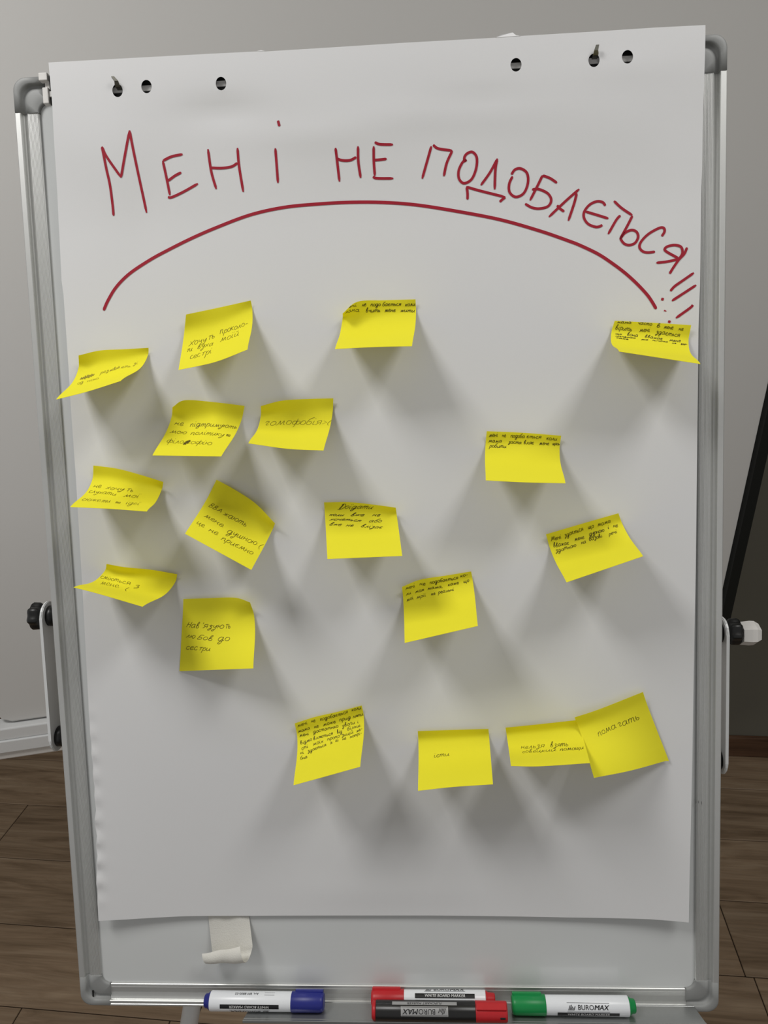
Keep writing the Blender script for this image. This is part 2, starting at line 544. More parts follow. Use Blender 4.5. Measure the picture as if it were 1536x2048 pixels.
# slotted side brackets with knobs
def stadium(y0, y1, n0, n1, x0, x1, mat, name, parent):
    r = (n1 - n0) / 2
    nc = (n0 + n1) / 2
    pts = []
    for k in range(13):
        w = math.pi * k / 12
        pts.append((y1 - r + r * math.sin(w), nc + r * math.cos(w)))
    for k in range(13):
        w = math.pi * k / 12
        pts.append((y0 + r - r * math.sin(w), nc - r * math.cos(w)))
    bm = bmesh.new()
    A = [bm.verts.new((x0, y, n)) for y, n in pts]; B = [bm.verts.new((x1, y, n)) for y, n in pts]
    bm.faces.new(A); bm.faces.new(B[::-1])
    for i in range(len(pts)):
        j = (i + 1) % len(pts)
        bm.faces.new((A[i], A[j], B[j], B[i]))
    bmesh.ops.bevel(bm, geom=[e for e in bm.edges if abs(e.verts[0].co.x - e.verts[1].co.x) < 1e-6], offset=0.0008, segments=2, affect='EDGES')
    return finish(name, bm, mat, parent, xf=BW)


def disc(name, c, axis, prof, mat, parent, lobes=0, seg=40, amp=0.09):
    """revolved shape along board x at board point c; prof [(dx, r)]"""
    vs, fs = [], []
    for dx, r in prof:
        for k in range(seg):
            w = 2 * math.pi * k / seg
            rr = r * (1 + (amp * math.cos(lobes * w) if lobes and r > 0.009 else 0))
            vs.append(BW(c[0] + axis * dx, c[1] + rr * math.cos(w), c[2] + rr * math.sin(w)))
    for i in range(len(prof) - 1):
        for k in range(seg):
            k2 = (k + 1) % seg
            q = [i * seg + k, i * seg + k2, (i + 1) * seg + k2, (i + 1) * seg + k]
            fs.append(q if axis < 0 else q[::-1])
    fs.append(list(range(seg)) if axis > 0 else list(range(seg))[::-1])
    fs.append([(len(prof) - 1) * seg + k for k in range(seg)][::-1 if axis > 0 else 1])
    return put(name, vs, fs, mat, parent, True)


NB0, NB1 = -0.060, -0.026
for side in (-1, 1):
    if side < 0:
        xo = on_board(83, 1300, NB1)[0]; yt = on_board(90, 1209, NB1)[1]; yb = on_board(99, 1512, NB1)[1]
    else:
        xo = on_board(1458.5, 1380, NB1)[0]; yt = on_board(1450, 1241, NB1)[1]; yb = on_board(1450, 1559, NB1)[1]
    xi = xo - side * 0.0032
    br = stadium(yb, yt, NB0, NB1, min(xo, xi), max(xo, xi), 'white_metal', 'slide_bracket', easel)
    nc = (NB0 + NB1) / 2
    edge = 0.012 if side < 0 else BWID - 0.012
    for yy in (yt - 0.0165, yb + 0.0165):
        disc('bolt', (xi - side * 0.0003, yy, nc), -side, [(0, 0.0115), (0.006, 0.0115), (0.0066, 0.009), (abs(edge - xi), 0.009)], 'black', br)
    kp = [(0, 0.007), (0.003, 0.0075), (0.0035, 0.0125), (0.006, 0.0142), (0.013, 0.0145), (0.016, 0.0128), (0.0168, 0.009)]
    kn = disc('knob', (xo + side * 0.0003, yt - 0.0165, nc), side, kp if side < 0 else [(d, r * 0.93) for d, r in kp], 'black', br, lobes=7)
    if side > 0:
        tip = disc('knob_tip', (xo + 0.0175, yt - 0.0185, nc), side, [(0, 0.0125), (0.009, 0.0135), (0.014, 0.0132), (0.019, 0.010), (0.0195, 0.006)], 'white_plastic', kn, seg=6)
        tag(tip, 'white faceted tip'); tip.data.polygons.foreach_set('use_smooth', [False] * len(tip.data.polygons))

# legs of the easel
def leg_pts(px0, px1):
    a = on_board(*px0, -0.045); b = on_board(*px1, -0.045)
    d = (b - a) / abs(b[1] - a[1])
    top = a - d * (abs(a[1]) - 0.06)
    wa, wd = BW(*a), BMAT @ d
    k = -wa[2] / wd[2]
    return BW(*top), wa + wd * k


tl, fl = leg_pts((381, 2030), (371, 2090))
mir = lambda p: np.array([-p[0] + 0.0, p[1], p[2]])
for a, b in ((tl, fl), (mir(tl), mir(fl))):
    b2 = b + (a - b) * 0.012
    vs, fs = tube([a, b2], 0.0105, 20)
    lg = put('leg', vs, fs, 'white_metal', easel, True)
    vs, fs = tube([b2 + (a - b) * 0.02, b], [0.013, 0.014], 20)
    put('rubber_foot', vs, fs, 'black', lg, True)
a, b = BW(0.35, -0.08, -0.05), np.array([0.02, 0.52, 0.0])
vs, fs = tube([a, b + (a - b) * 0.012], 0.0105, 20)
lg = put('leg', vs, fs, 'white_metal', easel, True)
vs, fs = tube([b + (a - b) * 0.03, b], [0.013, 0.014], 20)
put('rubber_foot', vs, fs, 'black', lg, True)
bm = bmesh.new()
add_box(bm, np.array([0.22, -0.11, -0.058]), np.array([0.48, -0.05, -0.0222]), 0.002, 2)
finish('top_bracket', bm, 'black', easel, xf=BW)


# ------------------------------------------------------------------ the paper sheet
DENTS = [(0.215, -0.047, 0.035, 0.010, -0.0012), (0.30, -0.075, 0.06, 0.012, 0.0010), (0.47, -0.050, 0.05, 0.010, -0.0014), (0.39, -0.062, 0.05, 0.014, 0.0010),
         (0.60, -0.030, 0.05, 0.012, 0.0008), (0.10, -0.10, 0.03, 0.05, 0.0009), (0.13, -0.14, 0.02, 0.06, -0.0007), (0.52, -0.80, 0.05, 0.02, 0.0012), (0.35, -0.86, 0.10, 0.015, 0.0008), (0.655, -0.25, 0.012, 0.12, 0.0010)]


def sheet_n(x, y):
    """height of the hanging sheet over the frame plane"""
    x = np.asarray(x, float); y = np.asarray(y, float)
    n = 0.0022 + 0.0088 * (1 - smooth01(0.0, 0.16, -y))
    lx = np.clip((x - 0.02) / 0.65, 0, 1)
    bot = smooth01(0.60, 0.90, -y)
    n = n + bot * (0.0095 * (2 * lx - 1) ** 4 - 0.0045)
    n = n + 0.0011 * np.sin(7 * x + 3 * y) * smooth01(0.05, 0.3, -y) * np.sin(5 * y + 1)
    n = n + 0.0009 * np.sin(26 * x + 9 * y) * np.exp(-((y + 0.075) / 0.035) ** 2)
    n = n + 0.0012 * np.exp(-((x - 0.47) / 0.06) ** 2 - ((y + 0.055) / 0.02) ** 2) - 0.0012 * np.exp(-((x - 0.21) / 0.05) ** 2 - ((y + 0.05) / 0.015) ** 2)
    for cx, cy, sx, sy, am in DENTS:
        n = n + am * np.exp(-((x - cx) / sx) ** 2 - ((y - cy) / sy) ** 2)
    # crumpled lower left edge
    n = n + 0.0016 * np.exp(-((x - 0.028) / 0.010) ** 2) * np.sin(y * 260 + 40 * x) * smooth01(0.62, 0.70, -y) * (1 - smooth01(0.83, 0.89, -y))
    return n


def on_sheet(px, py, d=0.0):
    n = 0.003
    for _ in range(4):
        p = on_board(px, py, n)
        n = float(sheet_n(p[0], p[1])) + d
    return on_board(px, py, n)


OUT = [(97, 125), (170, 121), (300, 114), (420, 107.5), (512, 103), (522, 100), (530, 103), (660, 95), (800, 86), (990, 75.5), (1040, 72), (1190, 63), (1312, 55), (1411, 50)]
RGT = [(1409, 140), (1404, 340), (1400, 570), (1397, 660), (1391.5, 1140), (1388, 1320), (1385, 1500), (1382, 1640), (1379, 1760), (1377.5, 1845)]
BOT = [(1340, 1841.5), (1300, 1838.5), (1210, 1836), (1136, 1835), (1000, 1832.5), (860, 1831), (700, 1831), (512, 1831.7), (367, 1832.5), (253, 1839), (197, 1842)]
LFT = [(195, 1790), (193.5, 1740), (195, 1712), (192, 1694), (194, 1672), (190, 1652), (192, 1620), (187, 1560), (179, 1440), (177, 1410), (165, 1180), (152, 960), (142, 820), (137, 735), (127, 590), (123, 560), (117, 440), (105, 220), (103, 190)]
outline = [on_sheet(*p)[:2] for p in OUT + RGT + BOT + LFT]
# resample the outline
ol = []
for i in range(len(outline)):
    a, b = outline[i], outline[(i + 1) % len(outline)]
    k = max(1, int(np.linalg.norm(b - a) / 0.007))
    ol += [a + (b - a) * j / k for j in range(k)]
holes = []
for hx, hy in ((235, 181), (293, 173), (442, 167), (1032, 129.5), (1188, 120.5), (1255, 113.5)):
    c = on_sheet(hx, hy)[:2]
    holes.append([(c[0] + 0.0052 * math.cos(w), c[1] + 0.0061 * math.sin(w)) for w in np.arange(24) * 2 * math.pi / 24])
hc = [np.mean(h, 0) for h in holes]
pts = [tuple(p) for p in ol]
edges = [(i, (i + 1) % len(ol)) for i in range(len(ol))]
for h in holes:
    s = len(pts)
    pts += [tuple(p) for p in h]
    edges += [(s + i, s + (i + 1) % 24) for i in range(24)]
opoly = np.array(ol)


def inside(p, poly):
    x, y = p
    c = False
    j = len(poly) - 1
    for i in range(len(poly)):
        if (poly[i][1] > y) != (poly[j][1] > y) and x < (poly[j][0] - poly[i][0]) * (y - poly[i][1]) / (poly[j][1] - poly[i][1]) + poly[i][0]:
            c = not c
        j = i
    return c


xs = np.arange(0.012, 0.69, 0.0085)
for gy in np.arange(0.02, -0.93, -0.0085):
    for gx in xs:
        if np.min((opoly[:, 0] - gx) ** 2 + (opoly[:, 1] - gy) ** 2) < 0.0035 ** 2:
            continue
        if any((gx - c[0]) ** 2 + (gy - c[1]) ** 2 < 0.0095 ** 2 for c in hc):
            continue
        if inside((gx, gy), ol):
            pts.append((gx, gy))
for gy in np.arange(-0.63, -0.89, -0.004):
    for gx in (0.030, 0.034, 0.0385, 0.043):
        pts.append((gx, gy))
res = geometry.delaunay_2d_cdt([Vector(p) for p in pts], edges, [], 1, 1e-6)
rv = np.array([tuple(v) for v in res[0]])
tri = []
for f in res[2]:
    c = rv[list(f)].mean(0)
    if any((c[0] - h[0]) ** 2 / 0.0052 ** 2 + (c[1] - h[1]) ** 2 / 0.0061 ** 2 < 0.97 for h in hc):
        continue
    f = list(f)
    a, b, c3 = rv[f[0]], rv[f[1]], rv[f[2]]
    if (b[0] - a[0]) * (c3[1] - a[1]) - (b[1] - a[1]) * (c3[0] - a[0]) < 0: f.reverse()
    tri.append(f)
sn = sheet_n(rv[:, 0], rv[:, 1])
sv = [BW(x, y, n) for (x, y), n in zip(rv, sn)]
sheet = put('flipchart_sheet', sv, tri, 'paper', None, True)
tag(sheet, 'big white flipchart sheet with red handwritten heading, hung on the easel', 'paper')
md = sheet.modifiers.new('thickness', 'SOLIDIFY'); md.thickness = 0.0002; md.offset = -1; md.use_rim = False

# torn scraps along the top edge
def scrap(name, pix, dn):
    p = [on_sheet(*q) for q in pix]
    vs = [BW(q[0], q[1], q[2] + d) for q, d in zip(p, dn)]
    o = put(name, vs, [list(range(len(vs)))], 'paper', sheet)
    m_ = o.modifiers.new('thickness', 'SOLIDIFY'); m_.thickness = 0.0003


scrap('torn_scrap', [(991, 75.5), (1003, 69), (1026, 61), (1034, 72.5)], [0, -0.001, -0.004, 0])
scrap('torn_scrap', [(1030, 72.5), (1034, 69), (1041, 73)], [0, -0.002, 0.0])
scrap('torn_scrap', [(513, 103), (520, 99), (531, 103)], [0, -0.002, 0.0])

# hooks of the clamp bar that come through two of the holes
for pix in ([(236, 173), (233, 163), (226.5, 155)], [(1191, 110), (1192, 102), (1194.5, 92)]):
    p0 = on_sheet(*pix[0]); p1 = on_sheet(*pix[1], 0.004); p2 = on_sheet(*pix[2], 0.003)
    path = [np.array([p0[0], p0[1] - 0.001, 0.004]), np.array([p0[0], p0[1], p0[2] + 0.0015]), np.array([*p1[:2], p1[2]]), np.array([*p2[:2], p2[2] + 0.001])]
    vs, fs = [], []
    for i, q in enumerate(path):
        w = (0.0024, 0.0024, 0.0019, 0.0015)[i]
        th = np.array([0, 0.0008, 0]) if i < 1 else np.array([0, 0.0004, 0.0007])
        for sx, st in ((-1, -1), (1, -1), (1, 1), (-1, 1)):
            vs.append(BW(*(q + np.array([sx * w, 0, 0]) + st * th)))
    for i in range(3):
        for k in range(4):
            fs.append([4 * i + k, 4 * i + (k + 1) % 4, 4 * i + 4 + (k + 1) % 4, 4 * i + 4 + k])
    fs += [[3, 2, 1, 0], [12, 13, 14, 15]]
    put('hook', vs, fs, 'hook', clamp)

# --- red heading: strokes traced along the writing, laid as ink on the sheet
C1, C2, C3, C5, C6 = (0, 80, 3), (400, 180, 3), (800, 40, 3), (1136, 340, 3.84), (0, 440, 3)
HEAD = [
    (C1, [(682, 1055), (676, 990), (660, 870), (640, 780), (622, 690), (612, 641)]), (C1, [(612, 640), (640, 700), (727, 825)]), (C1, [(727, 825), (745, 720), (778, 543)]),
    (C1, [(778, 543), (800, 660), (840, 850), (880, 1037)]),
    (C1, [(977, 725), (1000, 830), (1020, 932)]), (C1, [(978, 725), (1030, 700), (1096, 686)]), (C1, [(1008, 846), (1050, 815), (1088, 795)]), (C1, [(1008, 943), (1030, 944), (1100, 912), (1188, 862)]),
    (C1, [(1248, 655), (1268, 790), (1298, 895)]), (C1, [(1425, 648), (1435, 760), (1460, 912)]), (C1, [(1262, 767), (1330, 769), (1390, 760), (1425, 738)]),
    (C2, [(452, 350), (460, 450), (468, 558)]), (C2, [(468, 184), (472, 200), (477, 218)]),
    (C2, [(813, 348), (822, 420), (837, 550)]), (C2, [(948, 338), (950, 430), (964, 528)]), (C2, [(814, 408), (850, 422), (900, 422), (938, 403)]),
    (C2, [(1042, 338), (1043, 430), (1049, 515)]), (C2, [(1048, 314), (1080, 326), (1158, 328)]), (C2, [(1045, 421), (1075, 419), (1120, 414)]), (C2, [(1038, 519), (1060, 530), (1160, 531)]),
    (C2, [(1388, 338), (1365, 420), (1333, 533)]), (C2, [(1398, 330), (1430, 352), (1512, 364)]), (C2, [(1514, 364), (1480, 440), (1463, 518)]),
    (C3, [(399, 838), (386, 846), (388, 820), (405, 800), (435, 793), (460, 825), (457, 890), (430, 955), (385, 980), (355, 955), (352, 905), (375, 855), (399, 838)]),
    (C3, [(485, 992), (540, 915), (585, 832)]), (C3, [(583, 835), (572, 900), (568, 1017)]),
    (C3, [(405, 1078), (405, 1040), (400, 1003)]), (C3, [(397, 1001), (480, 1025), (632, 1063)]), (C3, [(632, 1064), (615, 1076), (598, 1092)]),
    (C3, [(668, 928), (690, 898), (725, 892), (762, 920), (767, 980), (742, 1040), (695, 1062), (658, 1035), (655, 985), (675, 938)]),
    (C3, [(942, 978), (900, 950), (855, 933)]), (C3, [(855, 933), (830, 985), (780, 1083)]), (C3, [(792, 1018), (830, 1015), (885, 1040), (907, 1080), (888, 1118), (835, 1132), (790, 1125), (750, 1103)]),
    (C3, [(893, 1182), (990, 1090), (1075, 1015)]), (C3, [(1060, 1040), (1045, 1100), (1010, 1205)]), (C3, [(942, 1112), (960, 1132), (985, 1150)]),
    (C5, [(287, 275), (265, 248), (220, 242), (165, 268), (125, 320), (123, 370), (155, 415), (210, 437), (245, 433), (263, 422)]), (C5, [(133, 319), (220, 345), (310, 373)]),
    (C5, [(352, 238), (410, 292), (493, 348)]), (C5, [(402, 349), (370, 385), (308, 493)]), (C5, [(494, 352), (460, 420), (398, 534)]), (C5, [(400, 530), (435, 485), (485, 462), (525, 475), (538, 515), (515, 560), (470, 577), (430, 565), (402, 530)]),
    (C5, [(719, 510), (740, 475), (735, 447), (700, 446), (620, 490), (565, 545), (548, 590), (570, 623), (610, 634), (668, 628)]),
    (C5, [(678, 713), (760, 704), (850, 684)]), (C5, [(852, 684), (878, 640), (868, 592), (820, 577), (765, 587), (742, 608), (760, 630), (850, 680)]), (C5, [(914, 595), (892, 645), (850, 690), (805, 755), (780, 797)]),
    (C5, [(966, 790), (880, 850), (820, 892), (785, 930)]), (C5, [(984, 884), (890, 945), (797, 1005)]), (C5, [(957, 1035), (940, 1057), (828, 1137)]),
    (C5, [(727, 982), (725, 992), (722, 1003)]), (C5, [(748, 1078), (746, 1082), (745, 1086)]), (C5, [(781, 1156), (778, 1164), (774, 1174)]),
]
ARC = [(207.3, 621), (216.7, 600), (233.3, 573.3), (260, 546.7), (300, 520), (333.3, 501.7), (383.3, 476.7), (433.3, 455), (500, 430), (566.7, 415), (633.3, 408.3), (700, 404.7), (766.7, 405), (833.3, 410), (912, 422.3), (1000, 439.3), (1080, 462), (1136, 481.4), (1162, 491.6), (1195.9, 508), (1222, 525), (1248, 544.4), (1271.4, 565.3), (1292.3, 587.4), (1302.7, 601.7), (1312.3, 618)]


def sheet_ink(name, strokes, widths, parent):
    vs, fs = [], []
    for st, w in zip(strokes, widths):
        c = [on_sheet(*p)[:2] for p in st]
        c = catmull(c, 6)
        v, f = ribbon(c, w)
        b = len(vs)
        vs += [BW(x, y, float(sheet_n(x, y)) + 0.00035) for x, y in v]
        fs += [[b + i for i in q][::-1] for q in f]
    o = put(name, vs, fs, 'red_ink', parent)
    return o


strokes = [[(ox + x / s, oy + y / s) for x, y in st] for (ox, oy, s), st in HEAD]
LETTERS = [range(0, 4), range(4, 8), range(8, 11), range(11, 13), range(13, 16), range(16, 20), range(20, 23), [23], range(24, 29), [29], range(30, 33), range(33, 36),
           range(36, 38), range(38, 40), range(40, 42), [42], range(43, 46), [46, 49], [47, 50], [48, 51]]
for grp in LETTERS:
    sheet_ink('heading_letter', [strokes[i] for i in grp], [0.0025] * len(grp), sheet)
tag(sheet_ink('heading_arc', [ARC], [0.0031], sheet), 'red arc under the heading')

# ------------------------------------------------------------------ handwriting alphabet (single-stroke)
def circ(cx, cy, rx, ry, a0=80, n=9):
    return [(cx + rx * math.cos(math.radians(a0 + 360 * k / n)), cy + ry * math.sin(math.radians(a0 + 360 * k / n))) for k in range(n + 1)]


_a = [(.68, .8), (.4, 1), (.08, .65), (.1, .15), (.38, 0), (.66, .45), (.72, 1), (.7, .2), (.92, .05)]
_i = [(.06, 1), (.05, .25), (.28, 0), (.58, .5), (.64, 1), (.62, .2), (.88, .06)]
G = {
    'а': (1.0, [_a]), 'б': (.85, [[(.8, 1.75), (.4, 1.55), (.1, 1), (.06, .3), (.35, 0), (.66, .3), (.55, .8), (.2, .75)]]),
    'в': (.85, [[(.05, .2), (.3, 1.0), (.46, 1.6), (.28, 1.75), (.14, 1.1), (.12, .2), (.42, 0), (.62, .35), (.4, .75), (.2, .7)]]),
    'г': (.68, [[(.0, .75), (.22, 1), (.45, .85), (.28, .4), (.32, .05), (.6, .15)]]),
    'д': (1.0, [[(.68, .8), (.4, 1), (.08, .65), (.1, .15), (.38, 0), (.66, .45), (.72, 1), (.7, -.3), (.48, -.85), (.2, -.7), (.4, -.25), (.95, .15)]]),
    'е': (.8, [[(.05, .45), (.55, .6), (.5, .95), (.25, .97), (.06, .5), (.2, .05), (.5, 0), (.75, .22)]]),
    'є': (.8, [[(.62, .82), (.35, 1), (.05, .7), (.1, .2), (.4, 0), (.7, .15)], [(.1, .5), (.3, .53), (.5, .5)]]),
    'ж': (1.1, [[(.0, .9), (.38, .5), (.0, .1)], [(.5, 1), (.5, .5), (.5, 0)], [(1, .9), (.6, .5), (1, .1)]]),
    'з': (.75, [[(.1, .82), (.38, 1), (.58, .8), (.3, .5), (.58, .3), (.5, -.35), (.2, -.65), (.12, -.35), (.65, .12)]]),
    'и': (.92, [_i]), 'і': (.45, [[(.1, 1), (.08, .3), (.18, .02), (.36, .1)], [(.14, 1.4), (.16, 1.46), (.18, 1.52)]]),
    'ї': (.5, [[(.12, 1), (.1, .3), (.2, .02), (.38, .1)], [(.02, 1.4), (.03, 1.46), (.04, 1.52)], [(.3, 1.4), (.31, 1.46), (.32, 1.52)]]),
    'й': (.92, [_i, [(.15, 1.45), (.32, 1.35), (.52, 1.5)]]),
    'к': (.75, [[(.08, 1), (.05, .5), (.05, 0)], [(.6, 1), (.3, .62), (.1, .5), (.35, .3), (.66, .02)]]),
    'л': (.85, [[(0, .08), (.12, .05), (.3, .5), (.45, 1), (.55, .25), (.8, .06)]]),
    'м': (1.18, [[(0, .08), (.12, .05), (.25, .5), (.35, 1), (.5, .1), (.8, 1), (.9, .2), (1.12, .06)]]),
    'н': (.85, [[(.08, 1), (.05, .5), (.05, 0)], [(.05, .48), (.3, .55), (.58, .5)], [(.6, 1), (.57, .3), (.66, .03), (.8, .1)]]),
    'о': (.8, [circ(.36, .5, .32, .5)]),
    'п': (.88, [[(.08, 1), (.07, .5), (.05, 0)], [(.07, .6), (.35, 1), (.58, .85), (.57, .25), (.66, .03), (.82, .1)]]),
    'р': (.8, [[(.12, 1), (.07, 0), (.02, -.8)], [(.08, .55), (.35, 1), (.64, .75), (.55, .15), (.2, .05)]]),
    'с': (.72, [[(.58, .82), (.3, 1), (.05, .6), (.14, .1), (.42, 0), (.66, .2)]]),
    'т': (1.12, [[(.08, 1), (.06, .5), (.05, 0)], [(.06, .6), (.28, 1), (.44, .85), (.44, .4), (.43, 0)], [(.44, .6), (.68, 1), (.84, .85), (.84, .25), (.9, .04), (1.05, .1)]]),
    'Т': (.8, [[(.4, 1), (.36, .5), (.32, 0)], [(.05, .95), (.4, 1.02), (.8, 1.05)]]),
    'у': (.8, [[(.08, 1), (.1, .45), (.35, .3), (.62, 1), (.5, -.2), (.25, -.85), (.02, -.65), (.35, -.2)]]),
    'ф': (1.1, [[(.55, 1.5), (.5, .4), (.45, -.8)], circ(.27, .5, .24, .45), circ(.78, .5, .24, .45)]),
    'х': (.8, [[(.05, .95), (.3, .55), (.66, .02)], [(.68, 1), (.35, .5), (.0, 0)]]),
    'ц': (.98, [_i + [(.9, -.3), (.78, -.4)]]),
    'ч': (.85, [[(.06, 1), (.1, .55), (.35, .48), (.58, .65)], [(.62, 1), (.58, .3), (.66, .04), (.82, .1)]]),
    'ш': (1.2, [[(.06, 1), (.05, .25), (.22, 0), (.45, .4), (.48, 1), (.48, .25), (.65, 0), (.88, .4), (.92, 1), (.9, .2), (1.1, .06)]]),
    'щ': (1.25, [[(.06, 1), (.05, .25), (.22, 0), (.45, .4), (.48, 1), (.48, .25), (.65, 0), (.88, .4), (.92, 1), (.9, .2), (1.08, .0), (1.1, -.4), (.95, -.45)]]),
    'ь': (.7, [[(.1, 1), (.08, .2), (.32, 0), (.54, .3), (.32, .56), (.1, .42)]]),
    'ю': (1.15, [[(.08, 1), (.05, .5), (.05, 0)], [(.06, .5), (.2, .54), (.36, .5)], circ(.68, .5, .31, .5)]),
    'я': (.85, [[(.68, 0), (.66, .5), (.66, 1), (.3, .98), (.1, .75), (.3, .5), (.65, .52)], [(.38, .5), (.2, .2), (.0, 0)]]),
    "'": (.35, [[(.15, 1.5), (.13, 1.3), (.1, 1.1)]]), '-': (.7, [[(.08, .5), (.3, .53), (.6, .52)]]), '>': (.8, [[(.1, 1), (.65, .6)], [(.65, .6), (.1, .15)]]),
    '(': (.5, [[(.4, 1.2), (.12, .6), (.1, .2), (.35, -.35)]]), ':': (.3, [[(.1, .75), (.11, .8), (.12, .86)], [(.1, .05), (.11, .1), (.12, .16)]]),
    ',': (.4, [[(.15, .12), (.14, 0), (.05, -.25)]]), '.': (.3, [[(.1, 0), (.11, .04), (.13, .1)]]),
    'Х': (1.0, [[(.05, 1.35), (.4, .75), (.85, 0)], [(.9, 1.5), (.45, .7), (.0, -.1)]]),
    'Н': (1.0, [[(.15, 1.6), (.1, .8), (.02, 0)], [(.08, .75), (.4, .8), (.72, .75)], [(.8, 1.6), (.74, .8), (.68, 0)]]),
    'М': (1.3, [[(0, 0), (.15, .2), (.3, 1.0), (.4, 1.6), (.6, .3), (1.0, 1.6), (1.02, .6), (1.15, .05)]]),
    'Д': (1.3, [[(.0, .1), (.2, .0), (.45, .3), (.55, 1.2), (.5, 1.7), (.4, 1.2), (.3, .3), (.5, 0), (1.0, .3), (1.15, 1.0), (.9, 1.6), (.5, 1.75), (.2, 1.5)]]),
    'Ж': (1.15, [[(.1, .9), (.6, .5), (1.1, .1)], [(.0, .3), (.5, .5), (1.1, .95)], [(.5, 1), (.55, .5), (.58, 0)]]),
    'В': (.85, [[(.15, 1.5), (.1, .8), (.02, 0)], [(.12, 1.4), (.5, 1.5), (.55, 1.1), (.15, .8), (.6, .55), (.5, .1), (.02, 0)]]),
    'А': (.95, [[(.0, 0), (.3, .7), (.55, 1.3)], [(.55, 1.3), (.65, .7), (.8, 0)], [(.15, .45), (.45, .5), (.75, .45)]]),
    'Б': (.85, [[(.75, 1.5), (.4, 1.5), (.15, 1.4)], [(.2, 1.45), (.12, .8), (.05, 0), (.5, .02), (.65, .4), (.45, .75), (.15, .7)]]),
    'Ь': (.8, [[(.2, 1.0), (.15, .4), (.1, .02), (.5, .05), (.6, .35), (.2, .5)]]),
    'Ю': (1.15, [[(.1, 1), (.07, .5), (.05, 0)], [(.08, .5), (.2, .52), (.36, .5)], circ(.7, .5, .33, .5)]),
    'Л': (.85, [[(0, .1), (.15, .3), (.4, 1)], [(.4, 1), (.55, .4), (.7, 0)]]),
    'О': (.85, [circ(.4, .5, .36, .5)]),
}


# ------------------------------------------------------------------ sticky notes
NSIDE = 0.0755
GN = 26


def row_eval(row, u):
    m_ = len(row)
    if m_ == 2:
        return row[0] + (row[1] - row[0]) * u
    t = u * (m_ - 1)
    i = min(int(t), m_ - 2)
    t -= i
    p = [2 * row[0] - row[1]] + list(row) + [2 * row[-1] - row[-2]]
    a, b, c, d = p[i], p[i + 1], p[i + 2], p[i + 3]
    return 0.5 * (2 * b + (c - a) * t + (2 * a - 5 * b + 4 * c - d) * t * t + (3 * b - a - 3 * c + d) * t ** 3)


def build_note(spec):
    D0 = spec.get('lift', 0.0006)
    top = [on_sheet(x, y, (d + spec.get('over', 3.6)) * mm + D0) for x, y, d in spec['top']]      # upper edge stands proud of the glue line
    fold = [on_sheet(x, y, d * 0.4 * mm + D0) for x, y, d in spec['fold']]
    side = spec.get('side', NSIDE)

    def solve(T, F, px):
        for d in np.arange(0.001, 0.078, 0.0005):
            B = on_sheet(px[0], px[1], d)
            if np.linalg.norm(T - F) + np.linalg.norm(F - B) >= side:
                return d
        return 0.03
    bt = spec['bot']
    dl = solve(top[0], fold[0], bt[0]); dr = solve(top[-1], fold[-1], bt[-1])
    dl, dr = spec.get('depth', (dl, dr))
    bottom = [on_sheet(p[0], p[1], dl + (dr - dl) * i / (len(bt) - 1) + (p[2] * mm if len(p) > 2 else 0)) for i, p in enumerate(bt)]
    grid = np.zeros((GN + 1, GN + 1, 3))
    for j in range(GN + 1):
        u = j / GN
        T, F, B = row_eval(top, u), row_eval(fold, u), row_eval(bottom, u)
        l1, l2 = np.linalg.norm(F - T), np.linalg.norm(B - F)
        t1 = (F - T) / l1; t2 = (B - F) / l2
        tf = t1 + t2; tf /= np.linalg.norm(tf)
        cs = l1 / (l1 + l2)
        for i in range(GN + 1):
            v = i / GN
            if v <= cs:
                t = v / cs; P0, P1, m0, m1 = T, F, t1 * l1, tf * l1
            else:
                t = (v - cs) / (1 - cs); P0, P1, m0, m1 = F, B, tf * l2, t2 * l2
            h = (2 * t ** 3 - 3 * t * t + 1) * P0 + (t ** 3 - 2 * t * t + t) * m0 + (-2 * t ** 3 + 3 * t * t) * P1 + (t ** 3 - t * t) * m1
            mn = float(sheet_n(h[0], h[1])) + D0
            if h[2] < mn: h[2] = mn
            grid[i, j] = h
    return grid


def grid_at(g, u, v):
    u = min(max(u, 0), 1) * GN; v = min(max(v, 0), 1) * GN
    j = min(int(u), GN - 1); i = min(int(v), GN - 1)
    a, b = u - j, v - i
    return (g[i, j] * (1 - a) + g[i, j + 1] * a) * (1 - b) + (g[i + 1, j] * (1 - a) + g[i + 1, j + 1] * a) * b


def grid_normal(g, u, v):
    e = 0.02
    du = grid_at(g, u + e, v) - grid_at(g, u - e, v); dv = grid_at(g, u, v + e) - grid_at(g, u, v - e)
    n = np.cross(dv, du)
    n /= (np.linalg.norm(n) or 1)
    return n if n[2] > -0.3 else -n


def uv_of(g, pxg, p):
    d = ((pxg - p) ** 2).sum(2)
    i, j = np.unravel_index(d.argmin(), d.shape)
    uv = np.array([j / GN, i / GN])
    for _ in range(8):
        c = to_px(grid_at(g, *uv))
        e = 0.02
        u0 = np.clip(uv, e, 1 - e)
        Ju = (to_px(grid_at(g, u0[0] + e, u0[1])) - to_px(grid_at(g, u0[0] - e, u0[1]))) / (2 * e)
        Jv = (to_px(grid_at(g, u0[0], u0[1] + e)) - to_px(grid_at(g, u0[0], u0[1] - e))) / (2 * e)
        J = np.stack([Ju, Jv], 1)
        try:
            st = np.linalg.solve(J, p - c)
        except np.linalg.LinAlgError:
            break
        uv = np.clip(uv + np.clip(st, -0.15, 0.15), 0.005, 0.995)
    return uv


